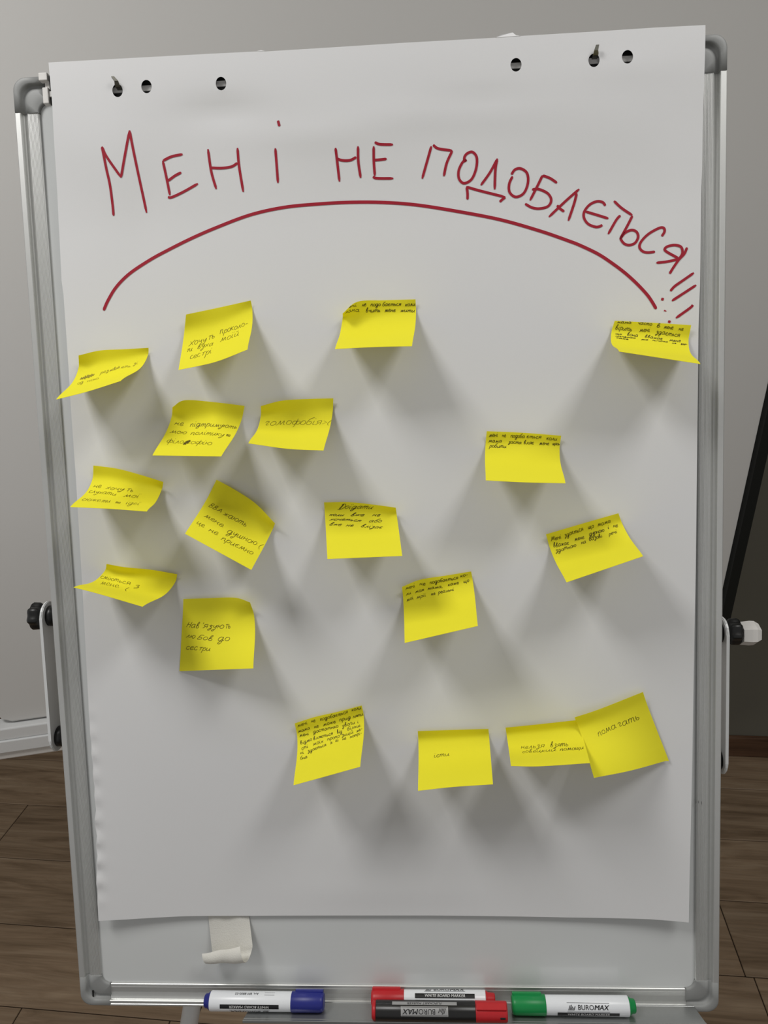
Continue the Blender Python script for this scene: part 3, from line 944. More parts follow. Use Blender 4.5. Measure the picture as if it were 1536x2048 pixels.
def write_words(g, spec, note):
    ox, oy, s = spec['crop']
    pxg = np.array([[to_px(g[i, j]) for j in range(GN + 1)] for i in range(GN + 1)])
    vs, fs = [], []
    w = spec.get('pen', 0.00055)
    rnd = random.Random(len(spec['words']) * 13 + ox)
    slant = spec.get('slant', 0.22)
    for word, x0, y0, x1, y1, h in spec['words']:
        p0 = np.array([ox + x0 / s, oy + y0 / s]); p1 = np.array([ox + x1 / s, oy + y1 / s])
        dr = (p1 - p0) / np.linalg.norm(p1 - p0)
        up = np.array([dr[1], -dr[0]]) * (h / s)
        o = uv_of(g, pxg, p0)
        A = uv_of(g, pxg, p1) - o
        mid = (p0 + p1) / 2
        U = uv_of(g, pxg, mid + up) - uv_of(g, pxg, mid)
        adv = sum(G[c][0] for c in word)
        x = 0.0
        for ch in word:
            a, sts = G[ch]
            jy = rnd.uniform(-0.10, 0.10); js = rnd.uniform(0.92, 1.08)
            for st in sts:
                q = [np.array([(x + gx + slant * gy * 0.8) / adv, gy * js + jy]) for gx, gy in st]
                uvp = [o + A * c[0] + U * c[1] for c in q]
                uvp = [np.array([np.clip(c[0], 0.004, 0.996), np.clip(c[1], 0.004, 0.996)]) for c in catmull(uvp, 3 if h < 30 else 4)]
                v, f = ribbon([c * NSIDE for c in uvp], w)
                b = len(vs)
                for q2 in v:
                    u_2, v_2 = q2[0] / NSIDE, q2[1] / NSIDE
                    vs.append(BW(*(grid_at(g, u_2, v_2) + grid_normal(g, u_2, v_2) * 0.00022)))
                fs += [[b + k for k in q3] for q3 in f]
            x += a
    for blob in spec.get('blots', []):
        bx, by, bw, bh = blob
        o = uv_of(g, pxg, np.array([ox + bx / s, oy + by / s]))
        du = uv_of(g, pxg, np.array([ox + (bx + bw) / s, oy + (by - bw * spec.get('blot_slope', 0.2)) / s])) - o
        dv = uv_of(g, pxg, np.array([ox + bx / s, oy + (by + bh) / s])) - o
        path = [o - du + dv * math.sin(k * 2.4) * (0.4 + 0.6 * math.sin(math.pi * k / 18)) + du * 2 * k / 18 for k in range(19)]
        v, f = ribbon([c * NSIDE for c in catmull(path, 3)], 0.0010)
        b = len(vs)
        for q2 in v:
            u_2, v_2 = q2[0] / NSIDE, q2[1] / NSIDE
            vs.append(BW(*(grid_at(g, u_2, v_2) + grid_normal(g, u_2, v_2) * 0.00022)))
        fs += [[b + k for k in q3] for q3 in f]
    put('handwriting', vs, fs, spec.get('ink', 'dark_ink'), note)


NOTES = [
    dict(label="yellow sticky note tilted up to the right, highest on the left side", crop=(340, 590, 7.68), ink='thin_ink', pen=0.00038, slant=0.5,
         top=[(372, 629, 4), (436, 615.5, 0), (501.5, 601, 0)], fold=[(368, 668, 7), (436, 652, 4), (504.5, 618, 1)], bot=[(357, 740), (430, 724), (495, 699)],
         words=[('Хочу', 285, 785, 560, 715, 52), ('Ть', 575, 690, 690, 655, 52), ('проколо-', 765, 605, 1195, 465, 52), ('Ти', 250, 880, 345, 860, 42), ('вуха', 415, 835, 665, 770, 42), ('моїй', 765, 722, 1060, 622, 50), ('сес', 300, 985, 465, 945, 45), ('Трі', 475, 945, 640, 885, 45)]),
    dict(label="yellow sticky note under the middle of the red arc, upper left corner lifting", crop=(650, 585, 7.68), pen=0.00043,
         top=[(685.5, 627, 9), (715, 603.5, 5), (770, 600.5, 0), (831, 598.7, 0)], fold=[(685, 638, 7), (716, 645, 3), (772, 634, 2), (832, 622, 2)], bot=[(670, 698), (750, 694), (824, 692.4)],
         words=[('ені', 365, 235, 490, 215, 30), ('не', 570, 212, 635, 208, 36), ('подо', 700, 213, 855, 205, 36), ('бається', 880, 208, 1170, 203, 34), ('коли', 1232, 210, 1388, 205, 38), ('мама', 310, 322, 535, 300, 36), ('вчить', 625, 302, 850, 300, 38), ('мене', 915, 300, 1085, 295, 38), ('жити', 1155, 300, 1380, 300, 36)]),
    dict(label="yellow sticky note beside the red exclamation marks, its tip overlapping the right frame bar", crop=(1200, 625, 7.314), pen=0.00043,
         top=[(1229.4, 641.4, 0), (1306, 645.5, 0), (1382.5, 650.3, 0)], fold=[(1222.8, 664.6, 4), (1300, 674, 4), (1377, 683, 4)], bot=[(1238.3, 703), (1401, 728)],
         words=[('мама', 245, 152, 460, 165, 28), ('часто', 550, 168, 760, 190, 30), ('в', 820, 218, 890, 216, 36), ('мене', 930, 232, 1070, 248, 36), ('не', 1150, 258, 1220, 262, 36), ('вірить', 220, 243, 468, 275, 42), ('мені', 575, 278, 730, 285, 40), ('здається', 810, 305, 1165, 358, 40),
                ('що', 225, 320, 315, 330, 16), ('вона', 390, 338, 555, 360, 30), ('вважає', 650, 362, 915, 402, 24), ('мене', 1010, 420, 1180, 435, 24), ('нікчемою', 225, 352, 520, 385, 14), ('яка', 600, 405, 705, 410, 14), ('нічого', 765, 415, 990, 440, 14), ('не', 1050, 455, 1115, 458, 12), ('вар-', 1180, 473, 1275, 475, 14), ('каже', 235, 378, 415, 403, 13)]),
    dict(label="yellow sticky note with a scribbled-out word, pointing down over the left board edge", crop=(100, 680, 7.314), ink='faint_ink', pen=0.00038, slant=0.4,
         top=[(157, 711, 5), (200, 701, 1), (248, 698.5, 0), (297, 695.7, 0)], fold=[(156.5, 738, 4), (206, 729, 4), (255, 719, 3), (296.5, 708, 2)], bot=[(112.3, 799), (175, 783), (241, 762)],
         words=[('роз', 735, 502, 860, 460, 22), ('мовля', 870, 465, 1020, 412, 22), ('ю', 1040, 415, 1080, 405, 20), ('ть,', 1085, 408, 1190, 392, 22), ('зі', 1215, 372, 1285, 350, 22), ('од', 400, 655, 490, 630, 24), ('ною', 540, 618, 710, 575, 22)], blots=[(545, 540, 105, 26)], blot_slope=0.32),
    dict(label="yellow sticky note with three lines and one blotted letter, upper left corner curling", crop=(290, 785, 7.314), ink='thin_ink', pen=0.00042, slant=0.4,
         top=[(345, 814.4, 7), (370, 800.5, 5), (430, 804.5, 0), (489, 811.7, 0)], fold=[(342.6, 836, 5), (380, 842, 3), (432, 834, 3), (483, 840, 3)], bot=[(304.8, 910.8), (442.4, 912.8)],
         words=[('не', 425, 472, 560, 482, 40), ('підтримують', 655, 500, 1340, 532, 38), ('мою', 360, 590, 605, 608, 36), ('політику', 660, 620, 1150, 645, 36), ('та', 1185, 640, 1245, 645, 26), ('філо', 310, 735, 560, 745, 40), ('софію', 590, 748, 975, 772, 40)], blots=[(612, 732, 50, 26)], blot_slope=0.5),
    dict(label="yellow sticky note with one word ending in a sad-face sign, beside the blotted note", crop=(485, 785, 7.68), ink='thin_ink', pen=0.00038, slant=0.35,
         top=[(521.5, 812.3, 6), (563, 801.5, 4), (614, 798, 0), (666.6, 796.7, 0)], fold=[(521.5, 832, 4), (570, 832, 3), (618, 828, 3), (665.5, 822, 3)], bot=[(496.7, 886.6), (576, 897.6), (647, 901)],
         words=[('гомофобія>(', 320, 505, 1345, 492, 62)]),
    dict(label="yellow sticky note right of centre, three crowded level lines at its top", crop=(950, 850, 7.68), pen=0.00043,
         top=[(973.4, 862.4, 0), (1045, 865.5, 0), (1122.5, 871.5, 0)], fold=[(970.8, 892, 2), (1045, 893, 2), (1119.3, 895, 3)], bot=[(971.5, 960.7), (1047.6, 964.6), (1131, 966.5)],
         words=[('мені', 215, 182, 352, 175, 38), ('не', 415, 180, 475, 182, 36), ('подоба', 545, 190, 765, 198, 36), ('ється', 790, 198, 1015, 210, 34), ('коли', 1095, 225, 1260, 242, 36), ('мама', 205, 265, 415, 265, 32), ('заста', 510, 280, 715, 290, 32), ('вляє', 745, 292, 905, 298, 34), ('мене', 985, 305, 1138, 305, 34), ('щось', 1190, 305, 1302, 310, 30), ('робити', 220, 348, 482, 352, 36)]),
    dict(label="yellow sticky note at the left edge with three lines and rolled upper right corner", crop=(130, 920, 7.314), ink='thin_ink', pen=0.00038, slant=0.45,
         top=[(186.7, 931, 0), (235, 937.5, 0), (285, 951, 3), (326.5, 964, 9)], fold=[(184.7, 959, 3), (230, 962, 3), (280, 972, 4), (323.5, 979, 7)], bot=[(140.3, 1014), (218, 1017.5), (293.4, 1023)],
         words=[('не', 410, 398, 525, 410, 36), ('хочу', 590, 428, 855, 455, 34), ('Ть', 885, 460, 995, 468, 36), ('слухати', 340, 480, 745, 527, 34), ('мої', 845, 542, 1078, 552, 34), ('сюже', 240, 590, 520, 618, 34), ('ти', 530, 618, 660, 625, 32), ('та', 735, 635, 808, 640, 24), ('ідеї', 880, 645, 1085, 660, 30)]),
    dict(label="yellow sticky note rotated strongly clockwise, lying almost flat, its right corner curled", crop=(355, 945, 7.314), ink='thin_ink', pen=0.00043, slant=0.25,
         top=[(433, 959.4, 0), (468, 978.5, 0), (511, 1007, 3), (549.8, 1047, 9)], fold=[(415, 995.6, 1), (455, 1012, 1), (500, 1040, 1.5), (545, 1059, 5)], bot=[(370, 1067.4), (502.7, 1139.8)],
         words=[('ВВА', 450, 500, 640, 595, 42), ('жають', 660, 620, 1000, 798, 50), ('мене', 385, 640, 660, 805, 42), ('душною:', 715, 880, 1175, 1075, 50), ('(', 1170, 1100, 1220, 1120, 60), ('це', 275, 740, 385, 805, 42), ('не', 450, 855, 585, 918, 42), ('приємно', 630, 985, 1095, 1205, 46)]),
    dict(label="yellow sticky note in the sheet's centre with four slanting lines, upper right corner curled", crop=(635, 990, 8.084), pen=0.00043, slant=0.6,
         top=[(648, 1004.8, 0), (700, 1004.5, 0), (752, 1010, 1), (791.5, 1015.5, 5)], fold=[(649.5, 1025, 1), (700, 1027, 1.5), (750, 1029, 2), (793.5, 1030, 4)], bot=[(654.8, 1118), (804.5, 1111.8)],
         words=[('Доїдати', 320, 235, 885, 222, 44), ('коли', 185, 335, 418, 345, 28), ('вже', 525, 340, 745, 345, 30), ('не', 880, 345, 1005, 340, 32), ('хочеться', 190, 412, 690, 430, 26), ('або', 820, 440, 1028, 440, 32), ('вже', 180, 490, 380, 500, 28), ('не', 455, 508, 572, 510, 28), ('влізає', 690, 518, 1040, 545, 30)]),
    dict(label="yellow sticky note nearest the right edge below the heading, tilted, three lines at its top", crop=(1080, 1015, 6.98), pen=0.00043,
         top=[(1092, 1068.7, 0), (1164, 1047.5, 0), (1236.9, 1026.5, 0)], fold=[(1100, 1096.7, 2), (1172, 1072, 2), (1244.8, 1048, 3)], bot=[(1133, 1164.7), (1286.3, 1112.4)],
         words=[('Мені', 155, 470, 302, 428, 36), ('здається', 345, 412, 608, 318, 36), ('що', 675, 300, 755, 275, 36), ('мама', 805, 262, 992, 208, 36), ('вважає', 190, 560, 408, 512, 36), ('мене', 485, 470, 622, 435, 34), ('дурною', 690, 400, 902, 330, 36), ('і', 950, 305, 968, 300, 34), ('не', 1025, 282, 1090, 270, 34), ('здатною', 220, 630, 512, 545, 32), ('на', 580, 515, 648, 495, 32), ('базові.', 690, 470, 882, 408, 34), ('речі', 965, 392, 1078, 350, 30)]),
    dict(label="yellow sticky note on the left, bent far out, two short lines and a bracket", crop=(135, 1115, 6.4), ink='thin_ink', pen=0.00038, slant=0.2,
         top=[(213, 1128, 6), (250, 1134.5, 5), (302, 1139.5, 1), (354.5, 1148.6, 0)], fold=[(208.5, 1143, 6), (250, 1150, 4), (305, 1158, 3), (350.6, 1164, 3)], bot=[(147, 1174.7), (195, 1187), (285, 1213.4)],
         words=[('сміються', 418, 262, 808, 352, 34), ('з', 850, 380, 922, 388, 30), ('мене', 418, 342, 662, 392, 36), ('(', 728, 420, 772, 430, 36)]),
    dict(label="upright yellow sticky note low on the left, three tidy lines, upper right corner lifted", crop=(345, 1180, 8.533), ink='thin_ink', pen=0.00043, slant=0.3, side=0.0785,
         top=[(366.7, 1198, 0), (415, 1196.5, 0), (470, 1195.5, 2), (500, 1205, 9)], fold=[(365.5, 1229, 1), (412, 1228, 1), (462, 1230, 2), (508.5, 1234, 4)], bot=[(359, 1342.3), (506.5, 1336.8)],
         words=[('Нав', 235, 635, 455, 660, 66), ("'", 480, 640, 520, 640, 60), ('язую', 515, 650, 880, 662, 58), ('Ть', 895, 655, 990, 655, 70), ('лю', 230, 810, 385, 830, 52), ('Бов', 420, 838, 690, 862, 52), ('до', 765, 862, 975, 865, 60), ('сес', 225, 1005, 425, 1022, 56), ('Три', 440, 1025, 645, 1042, 56)]),
    dict(label="yellow sticky note below the centre, tilted up rightward, three lines of small writing", crop=(790, 1130, 8.533), pen=0.00043,
         top=[(804, 1174, 3), (840, 1159.5, 0), (890, 1151.5, 0), (942.3, 1143, 0)], fold=[(806.4, 1199, 3), (852, 1190, 2), (898, 1179, 2), (945.3, 1160, 2)], bot=[(809.3, 1285.9), (955.6, 1251.9)],
         words=[('мені', 180, 420, 348, 375, 36), ('не', 420, 350, 522, 340, 36), ('подобається', 595, 322, 1078, 235, 36), ('ко-', 1120, 215, 1245, 180, 36), ('ли', 190, 515, 278, 490, 32), ('моя', 345, 480, 498, 440, 32), ('мама,', 555, 422, 820, 382, 32), ('каже', 905, 360, 1092, 322, 32), ('що', 1170, 305, 1268, 285, 36), ('мої', 200, 622, 322, 580, 36), ('мрії', 370, 582, 535, 530, 34), ('не', 615, 518, 692, 505, 34), ('реальні', 740, 490, 1008, 435, 34)]),
    dict(label="yellow sticky note low in the middle, filled with seven lines of crowded writing", crop=(570, 1400, 8.533), pen=0.00043,
         top=[(589.3, 1446.9, 1), (630, 1434, 0), (676, 1423.5, 0), (723.5, 1411, 0)], fold=[(594.5, 1476, 4), (640, 1465, 3), (685, 1452, 2), (727.6, 1433, 2)], bot=[(587, 1570.5), (654, 1552), (720.4, 1533.4)],
         words=[('мені', 215, 460, 388, 405, 36), ('не', 450, 382, 522, 370, 36), ('подобається', 600, 355, 1075, 222, 36), ('коли', 1140, 190, 1302, 152, 36), ('мама', 225, 560, 432, 495, 34), ('не', 500, 480, 578, 458, 36), ('може', 650, 445, 868, 388, 34), ('прид', 930, 362, 1125, 315, 36), ('ляти', 1155, 308, 1338, 262, 34), ('мені', 250, 635, 412, 588, 34), ('достатньо', 480, 572, 912, 462, 34), ('уваги', 980, 465, 1195, 402, 36), ('і', 1240, 400, 1258, 395, 32), ('відмо', 265, 762, 465, 690, 34), ('вляється', 485, 685, 822, 592, 34), ('від', 890, 578, 978, 555, 36), ('більш.', 1065, 525, 1308, 442, 34), ('сті', 285, 850, 398, 808, 34), ('моїх', 480, 785, 658, 718, 34), ('пропо', 725, 697, 938, 632, 34), ('зицій', 970, 625, 1172, 568, 34), ('ме-', 1225, 558, 1325, 505, 30), ('ні', 270, 930, 325, 910, 34), ('здається', 390, 900, 708, 782, 32), ('я', 780, 760, 812, 745, 30), ('їй', 860, 715, 915, 705, 30), ('не', 985, 690, 1048, 668, 30), ('потрі-', 1110, 652, 1318, 580, 30), ('бна', 265, 1022, 388, 992, 34)]),
    dict(label="yellow sticky note at the bottom with one short word, left of the overlapping pair", crop=(820, 1440, 8.084), ink='dark_ink', pen=0.00043, slant=0.15,
         top=[(835.5, 1462.3, 0), (905, 1460, 0), (977, 1458, 0)], fold=[(836.7, 1484, 2), (907, 1480, 2), (978.3, 1474.6, 2)], bot=[(836, 1581.6), (905, 1574), (986, 1568.6)],
         words=[('їсти', 385, 608, 640, 580, 40)]),
    dict(label="yellow sticky note partly covered on its right by the tilted note, two small lines", crop=(1000, 1370, 4.389), pen=0.0004, slant=0.2,
         top=[(1011, 1455.4, 0), (1075, 1449, 0), (1156, 1440, 0)], fold=[(1013.7, 1473, 2), (1080, 1466, 2), (1161, 1457, 2)], bot=[(1022, 1532), (1080, 1532.5), (1180, 1526)],
         words=[('нельзя', 185, 562, 392, 547, 24), ('взять', 440, 547, 602, 535, 26), ('совецкий', 195, 597, 495, 580, 17), ('помощи', 525, 580, 737, 562, 20)]),
    dict(label="tilted yellow sticky note overlapping its neighbour at the lower right, one rising word", crop=(1000, 1370, 4.389), pen=0.00038, slant=0.1, lift=0.0030,
         top=[(1149, 1435, 3), (1200, 1418, 0.5), (1286, 1384, 0)], fold=[(1159, 1460, 4), (1215, 1442, 3), (1292.8, 1405, 2)], bot=[(1188, 1555.7), (1262, 1541), (1336.7, 1520.4)],
         words=[('пома', 865, 450, 1030, 375, 36), ('гать', 1040, 370, 1232, 298, 36)]),
]


def make_note(spec):
    g = build_note(spec)
    vs = [BW(*g[i, j]) for i in range(GN + 1) for j in range(GN + 1)]
    fs = []
    for i in range(GN):
        for j in range(GN):
            a = i * (GN + 1) + j
            fs.append([a, a + GN + 1, a + GN + 2, a + 1])
    o = put('sticky_note', vs, fs, 'yellow', None, True)
    tag(o, spec['label'], 'sticky note', 'yellow sticky notes on the flipchart sheet')
    md = o.modifiers.new('thickness', 'SOLIDIFY'); md.thickness = 0.00014; md.offset = -1; md.use_rim = False
    write_words(g, spec, o)
    return g


for sp in NOTES:
    gg = make_note(sp)
    if 'debug' in globals():
        pass

# ------------------------------------------------------------------ masking tape hanging under the sheet
TR = []
nb = 26
for i in range(nb + 1):
    t = i / nb
    if t < 0.62:
        k = t / 0.62
        y0, y1 = 1826, 1906
        py = y0 + (y1 - y0) * k
        l = np.array([416 + 9 * k, py + 2]); r = np.array([497 + 8 * k, py - 12 * k])
        n = -0.0052 + 0.004 * k * k
        pl = on_board(*l, n + 0.0012 * k); pr2 = on_board(*r, n + 0.006 * k)
        TR.append((pl, pr2))
base_l, base_r = TR[-1]
ca, cb = base_l, base_r
rad_l, rad_r = 0.0058, 0.0095
up = np.array([0, 1.0, 0]); outn = np.array([0, 0, 1.0])
for i in range(1, 19):
    w = math.radians(250) * i / 18
    def curl(p, rad, shift):
        return p + np.array([-shift * i / 18, 0, 0]) - up * rad * math.sin(w) + outn * rad * (1 - math.cos(w))
    TR.append((curl(ca, rad_l, 0.009), curl(cb, rad_r, 0.010)))
vs, fs = [], []
for l, r in TR:
    for k in range(9):
        q = l + (r - l) * k / 8
        q = q + np.array([0, 0, 0.0008 * math.sin(k * 1.3)])
        vs.append(BW(*q))
for i in range(len(TR) - 1):
    for k in range(8):
        a = i * 9 + k
        fs.append([a, a + 9, a + 10, a + 1])
tp = put('masking_tape', vs, fs, 'tape', None, True)
tag(tp, 'strip of cream masking tape hanging below the sheet, its free end rolled up', 'tape')
md = tp.modifiers.new('thickness', 'SOLIDIFY'); md.thickness = 0.00025; md.use_rim = False


# ------------------------------------------------------------------ markers
def text_mesh(body, size, shear=0.0, cut=None):
    cu = bpy.data.curves.new('t', 'FONT')
    cu.body = body; cu.size = size; cu.align_x = 'CENTER'; cu.align_y = 'CENTER'; cu.shear = shear
    cu.resolution_u = 3
    ob = bpy.data.objects.new('t', cu)
    scene.collection.objects.link(ob)
    dg = bpy.context.evaluated_depsgraph_get()
    me = bpy.data.meshes.new_from_object(ob.evaluated_get(dg))
    bpy.data.objects.remove(ob); bpy.data.curves.remove(cu)
    bm = bmesh.new(); bm.from_mesh(me); bpy.data.meshes.remove(me)
    if cut:
        y = -size
        while y < size:
            bmesh.ops.bisect_plane(bm, geom=bm.verts[:] + bm.edges[:] + bm.faces[:], plane_co=(0, y, 0), plane_no=(0, 1, 0))
            y += cut
    bm.verts.index_update()
    v = [(p.co.x, p.co.y) for p in bm.verts]; f = [[q.index for q in t.verts] for t in bm.faces]
    bm.free()
    return v, f


def rect_mesh(w, h, ny=10):
    v, f = [], []
    for j in range(ny + 1):
        for x in (-w / 2, w / 2): v.append((x, -h / 2 + h * j / ny))
    for j in range(ny): f.append([2 * j, 2 * j + 1, 2 * j + 3, 2 * j + 2])
    return v, f


class Marker:
    """marker lying along board x; axis from px x0 (left) to x1; dirn=+1: text reads left to right"""

    def __init__(self, label, x0, x1, y, n, r, tilt=0.0):
        self.x0, self.x1, self.y, self.n, self.r, self.tilt = x0, x1, y, n, r, tilt
        self.root = empty('marker_pen', BW((x0 + x1) / 2, y - r, n), label, 'marker', 'markers on the pen tray')

    def pt(self, x, ang, rr):
        # ang 0 = facing out of the board, + = upwards
        k = (x - (self.x0 + self.x1) / 2) * self.tilt
        return BW(x, self.y + k + rr * math.sin(ang), self.n + rr * math.cos(ang))

    def rev(self, name, prof, mat, parent=None, seg=40, ridges=0, label=None):
        vs, fs = [], []
        for x, r in prof:
            for k in range(seg):
                rr = r * (1 + (0.018 if ridges and k % 2 else 0))
                vs.append(self.pt(x, 2 * math.pi * k / seg, rr))
        for i in range(len(prof) - 1):
            for k in range(seg):
                k2 = (k + 1) % seg
                fs.append([i * seg + k, i * seg + k2, (i + 1) * seg + k2, (i + 1) * seg + k])
        fs.append(list(range(seg))[::-1]); fs.append([(len(prof) - 1) * seg + k for k in range(seg)])
        bm = bmesh.new()
        bv = [bm.verts.new(tuple(v)) for v in vs]
        for f in fs: bm.faces.new([bv[i] for i in f])
        o = finish(name, bm, mat, parent or self.root, False)
        me = o.data
        me.polygons.foreach_set('use_smooth', [len(p.vertices) == 4 for p in me.polygons])
        if label: tag(o, label)
        return o

    def clip(self, xa, xb, ang, mat, parent, wid=0.0032, h=0.0020):
        bm = bmesh.new()
        add_box(bm, np.array([min(xa, xb), -wid, self.r - 0.0012]), np.array([max(xa, xb), wid, self.r + h]), 0.0008, 2)
        return finish('pocket_clip', bm, mat, parent, xf=lambda x, t, rr: self.pt(x, ang, 0) + (BMAT @ np.array([0, math.cos(ang) * t + math.sin(ang) * rr, -math.sin(ang) * t + math.cos(ang) * rr])))

    def printing(self, name, items, parent, cx, ang0, flip=1, rr=None):
        """items: [(verts, faces, dx, dy, layer, mat)]"""
        mats = []
        for it in items:
            if it[5] not in mats: mats.append(it[5])
        for m_ in mats:
            vs, fs = [], []
            for v, f, dx, dy, layer, mt in items:
                if mt != m_: continue
                b = len(vs)
                R = (rr or self.r) + 0.00012 + 0.00012 * layer
                for x, y in v:
                    vs.append(self.pt(cx + flip * (x + dx), ang0 + flip * (y + dy) / R, R))
                fs += [[b + i for i in q] for q in f]
            put(name if m_ != 'print_white' else name, vs, fs, m_, parent)


def xb(px, py=2000, n=0.012):
    return on_board(px, py, n)[0]


def logo_bars(h):
    """the slanted bars in front of the name"""
    v, f = [], []
    for i in range(5):
        b = len(v)
        x = i * h * 0.26
        hh = h * (0.75 + 0.25 * math.sin(i * 1.4 + 0.6))
        for j in range(8):
            t = hh * j / 7
            v += [(x + t * 0.42, -h / 2 + t), (x + h * 0.13 + t * 0.42, -h / 2 + t)]
            if j: f.append([b + 2 * j - 2, b + 2 * j - 1, b + 2 * j + 1, b + 2 * j])
    return v, f


def name_logo(cx_w, dy, h, layer, mat):
    it = []
    v, f = logo_bars(h)
    it.append((v, f, -cx_w / 2, dy, layer, mat))
    a = text_mesh('BURO', h * 1.25, 0.0, h * 0.2)
    b = text_mesh('MAX', h * 1.25, 0.25, h * 0.2)
    wa = max(p[0] for p in a[0]) - min(p[0] for p in a[0]); wb = max(p[0] for p in b[0]) - min(p[0] for p in b[0])
    x = -cx_w / 2 + h * 2.0
    sc = (cx_w / 2 - x) / (wa + wb * 1.12 - h * 0.05)
    it.append(([(p[0] * sc, p[1]) for p in a[0]], a[1], x + wa * sc / 2, dy, layer, mat))
    # heavier second half: same letters laid twice with a slight shift
    for sh in (-0.00013, 0.00013):
        it.append(([(p[0] * sc * 1.1 + sh, p[1]) for p in b[0]], b[1], x + wa * sc - h * 0.05 + wb * sc * 0.56, dy, layer, mat))
    return it


def line(w, dy, th, mat='print', layer=0):
    v, f = rect_mesh(w, th, 1)
    return (v, f, 0, dy, layer, mat)


def board_marker(label, pxl, pxr, y, n, r, col, cap_left, cap_px, plug_px, ang, flip, tilt=0.0, colname=''):
    xl, xr = xb(pxl, 2000, n), xb(pxr, 2000, n)
    m_ = Marker(label, xl, xr, y, n, r, tilt)
    xc, xp = xb(cap_px, 2000, n), xb(plug_px, 2000, n)
    if cap_left:
        barrel = m_.rev('barrel', [(xc - 0.001, r * .93), (xc, r * .95), (xp - 0.0006, r), (xp, r * .97)], 'pen_white')
        cap = m_.rev('cap', [(xl, r * .80), (xl + 0.001, r * .93), (xl + 0.004, r), (xc - 0.0008, r * 1.02), (xc - 0.0003, r * .98)], col, ridges=0, label=colname + ' cap')
        m_.rev('end_plug', [(xp + 0.0001, r * .94), (xp + 0.001, r * .90), (xp + 0.003, r * .74), (xr - 0.001, r * .70), (xr, r * .60)], col, label=colname + ' end plug')
        m_.clip(xl + 0.001, xc - 0.004, ang + 1.35, col, cap)
    else:
        barrel = m_.rev('barrel', [(xp, r * .97), (xp + 0.0006, r), (xc, r * .97), (xc + 0.001, r * .93)], 'pen_white')
        cap = m_.rev('cap', [(xc + 0.0003, r * .98), (xc + 0.0008, r * 1.02), (xr - 0.004, r), (xr - 0.001, r * .93), (xr, r * .80)], col, label=colname + ' cap')
        m_.rev('end_plug', [(xl, r * .60), (xl + 0.001, r * .70), (xp - 0.003, r * .74), (xp - 0.001, r * .90), (xp - 0.0001, r * .94)], col, label=colname + ' end plug')
        m_.clip(xr - 0.001, xc + 0.004, ang + 1.35, col, cap)
    return m_, barrel, (xc + xp) / 2


VIEW = math.radians(36)       # the camera looks down on the pens from this angle
R0 = 0.0098
# blue: label upside down
m_, br_, cx = board_marker('white-barrelled marker with blue cap, leftmost on the pen tray', 410, 648, YS + 0.0103, 0.0140, R0, 'blue', False, 583, 422, VIEW + 0.15, -1, colname='blue')
W1 = 0.064
it = [(*rect_mesh(W1, 0.0046), 0, 0, 0, 'print')]
t = text_mesh('WHITE BOARD MARKER', 0.0040, 0.15, 0.001)
it.append((*t, 0.0, 0, 1, 'print_white'))
it += name_logo(0.042, 0.0072, 0.0046, 0, 'print') + [line(0.044, 0.0041, 0.0003), line(0.044, 0.0104, 0.0003)]
t = text_mesh('Art. BM 8800-02', 0.0038, 0.0, 0.001)
it.append((*t, 0.004, -0.0132, 0, 'print'))
bx = [line(0.011, -0.0117, 0.00025), line(0.011, -0.0147, 0.00025)]
it += [(v, f, -0.021, dy, l, mt) for v, f, dx, dy, l, mt in bx]
m_.printing('label_print', it, br_, cx, VIEW - 0.52, -1)
# green: label upright
m_, br_, cx = board_marker('white-barrelled marker with green cap, rightmost on the pen tray', 1023, 1270, YS + 0.0103, 0.0150, R0, 'green', True, 1091, 1256, VIEW + 0.1, 1, tilt=-0.004, colname='green')
it = name_logo(0.042, 0.0, 0.0052, 0, 'print') + [line(0.044, 0.0043, 0.0003), line(0.044, -0.0041, 0.0003)]
it.append((*rect_mesh(W1, 0.0046), 0, -0.0075, 0, 'print'))
t = text_mesh('WHITE BOARD MARKER', 0.0040, 0.15, 0.001)
it.append((*t, 0.0, -0.0075, 1, 'print_white'))
m_.printing('label_print', it, br_, cx, VIEW - 0.17, 1)
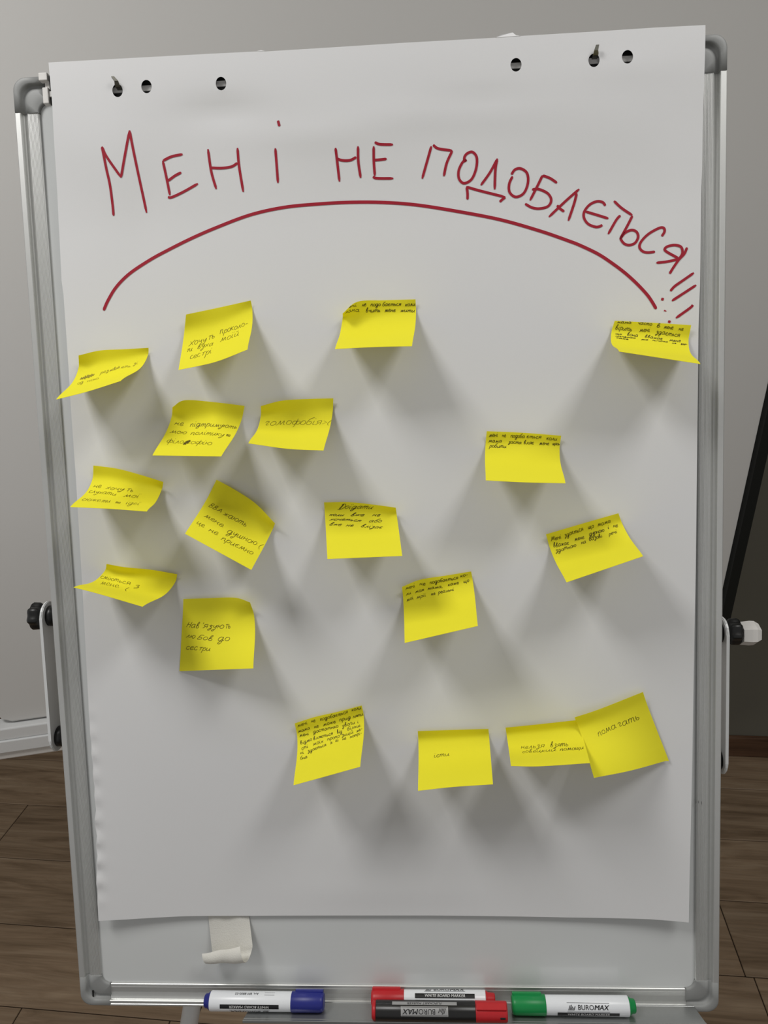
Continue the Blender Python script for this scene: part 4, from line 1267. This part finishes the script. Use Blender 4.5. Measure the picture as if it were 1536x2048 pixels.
# red, behind the black one
m_, br_, cx = board_marker('white-barrelled marker with red cap, half hidden behind the black marker', 743, 990, YS + 0.0093, 0.0065, 0.0088, 'red', True, 809, 971, VIEW + 0.1, 1, colname='red')
it = [(*rect_mesh(W1, 0.0046), 0, 0, 0, 'print')]
t = text_mesh('WHITE BOARD MARKER', 0.0040, 0.15, 0.001)
it.append((*t, 0.0, 0, 1, 'print_white'))
it += name_logo(0.042, 0.0078, 0.0046, 0, 'print') + [line(0.044, 0.0047, 0.0003)]
m_.printing('label_print', it, br_, cx, VIEW + 0.36, 1)
# black flipchart marker in front
n_, r_b = 0.0255, 0.0098
xl, xr = xb(744, 2015, n_), xb(1014, 2015, n_)
xp, xc = xb(752, 2015, n_), xb(950, 2015, n_)
m_ = Marker('black-barrelled flipchart marker with red cap, lying in front on the pen tray', xl, xr, YS + 0.0105, n_, r_b)
br_ = m_.rev('barrel', [(xp, r_b * .97), (xp + 0.0005, r_b), (xc, r_b), (xc + 0.001, r_b * .95)], 'pen_black')
cap = m_.rev('cap', [(xc + 0.0003, r_b * .98), (xc + 0.0009, r_b * 1.02), (xr - 0.002, r_b * 1.0), (xr - 0.0005, r_b * .97), (xr, r_b * .9)], 'red', label='red cap')
m_.rev('end_plug', [(xl, r_b * .75), (xl + 0.001, r_b * .92), (xp - 0.0001, r_b * .95)], 'red', label='red end plug')
m_.clip(xc + 0.001, xr - 0.001, VIEW + 0.45, 'red', cap, 0.0036, 0.0022)
bm = bmesh.new()
add_box(bm, np.array([xr - 0.008, -0.0011, r_b * 0.9]), np.array([xr - 0.0025, 0.0011, r_b + 0.0004]), 0.0003, 1)
A_ = VIEW - 0.62
finish('vent_slot', bm, 'black', cap, xf=lambda x, t_, rr: m_.pt(x, A_, 0) + (BMAT @ np.array([0, math.cos(A_) * t_ + math.sin(A_) * rr, -math.sin(A_) * t_ + math.cos(A_) * rr])))
it = [(*rect_mesh(0.0495, 0.0092, 16), 0, 0, 0, 'print_grey')]
it += name_logo(0.045, 0, 0.0056, 1, 'print') + [line(0.0485, 0.0038, 0.0003, 'print', 1), line(0.0485, -0.0038, 0.0003, 'print', 1)]
m_.printing('label_print', it, br_, xb(849, 2015, n_), VIEW + 0.0, -1)
it = [(*rect_mesh(0.068, 0.0040), 0, 0, 0, 'print_grey')]
t = text_mesh('FLIPCHART MARKER', 0.0040, 0.1, 0.001)
it.append((*t, 0, 0, 1, 'print'))
m_.printing('label_band', it, br_, xb(849, 2015, n_), VIEW + 0.80, -1)
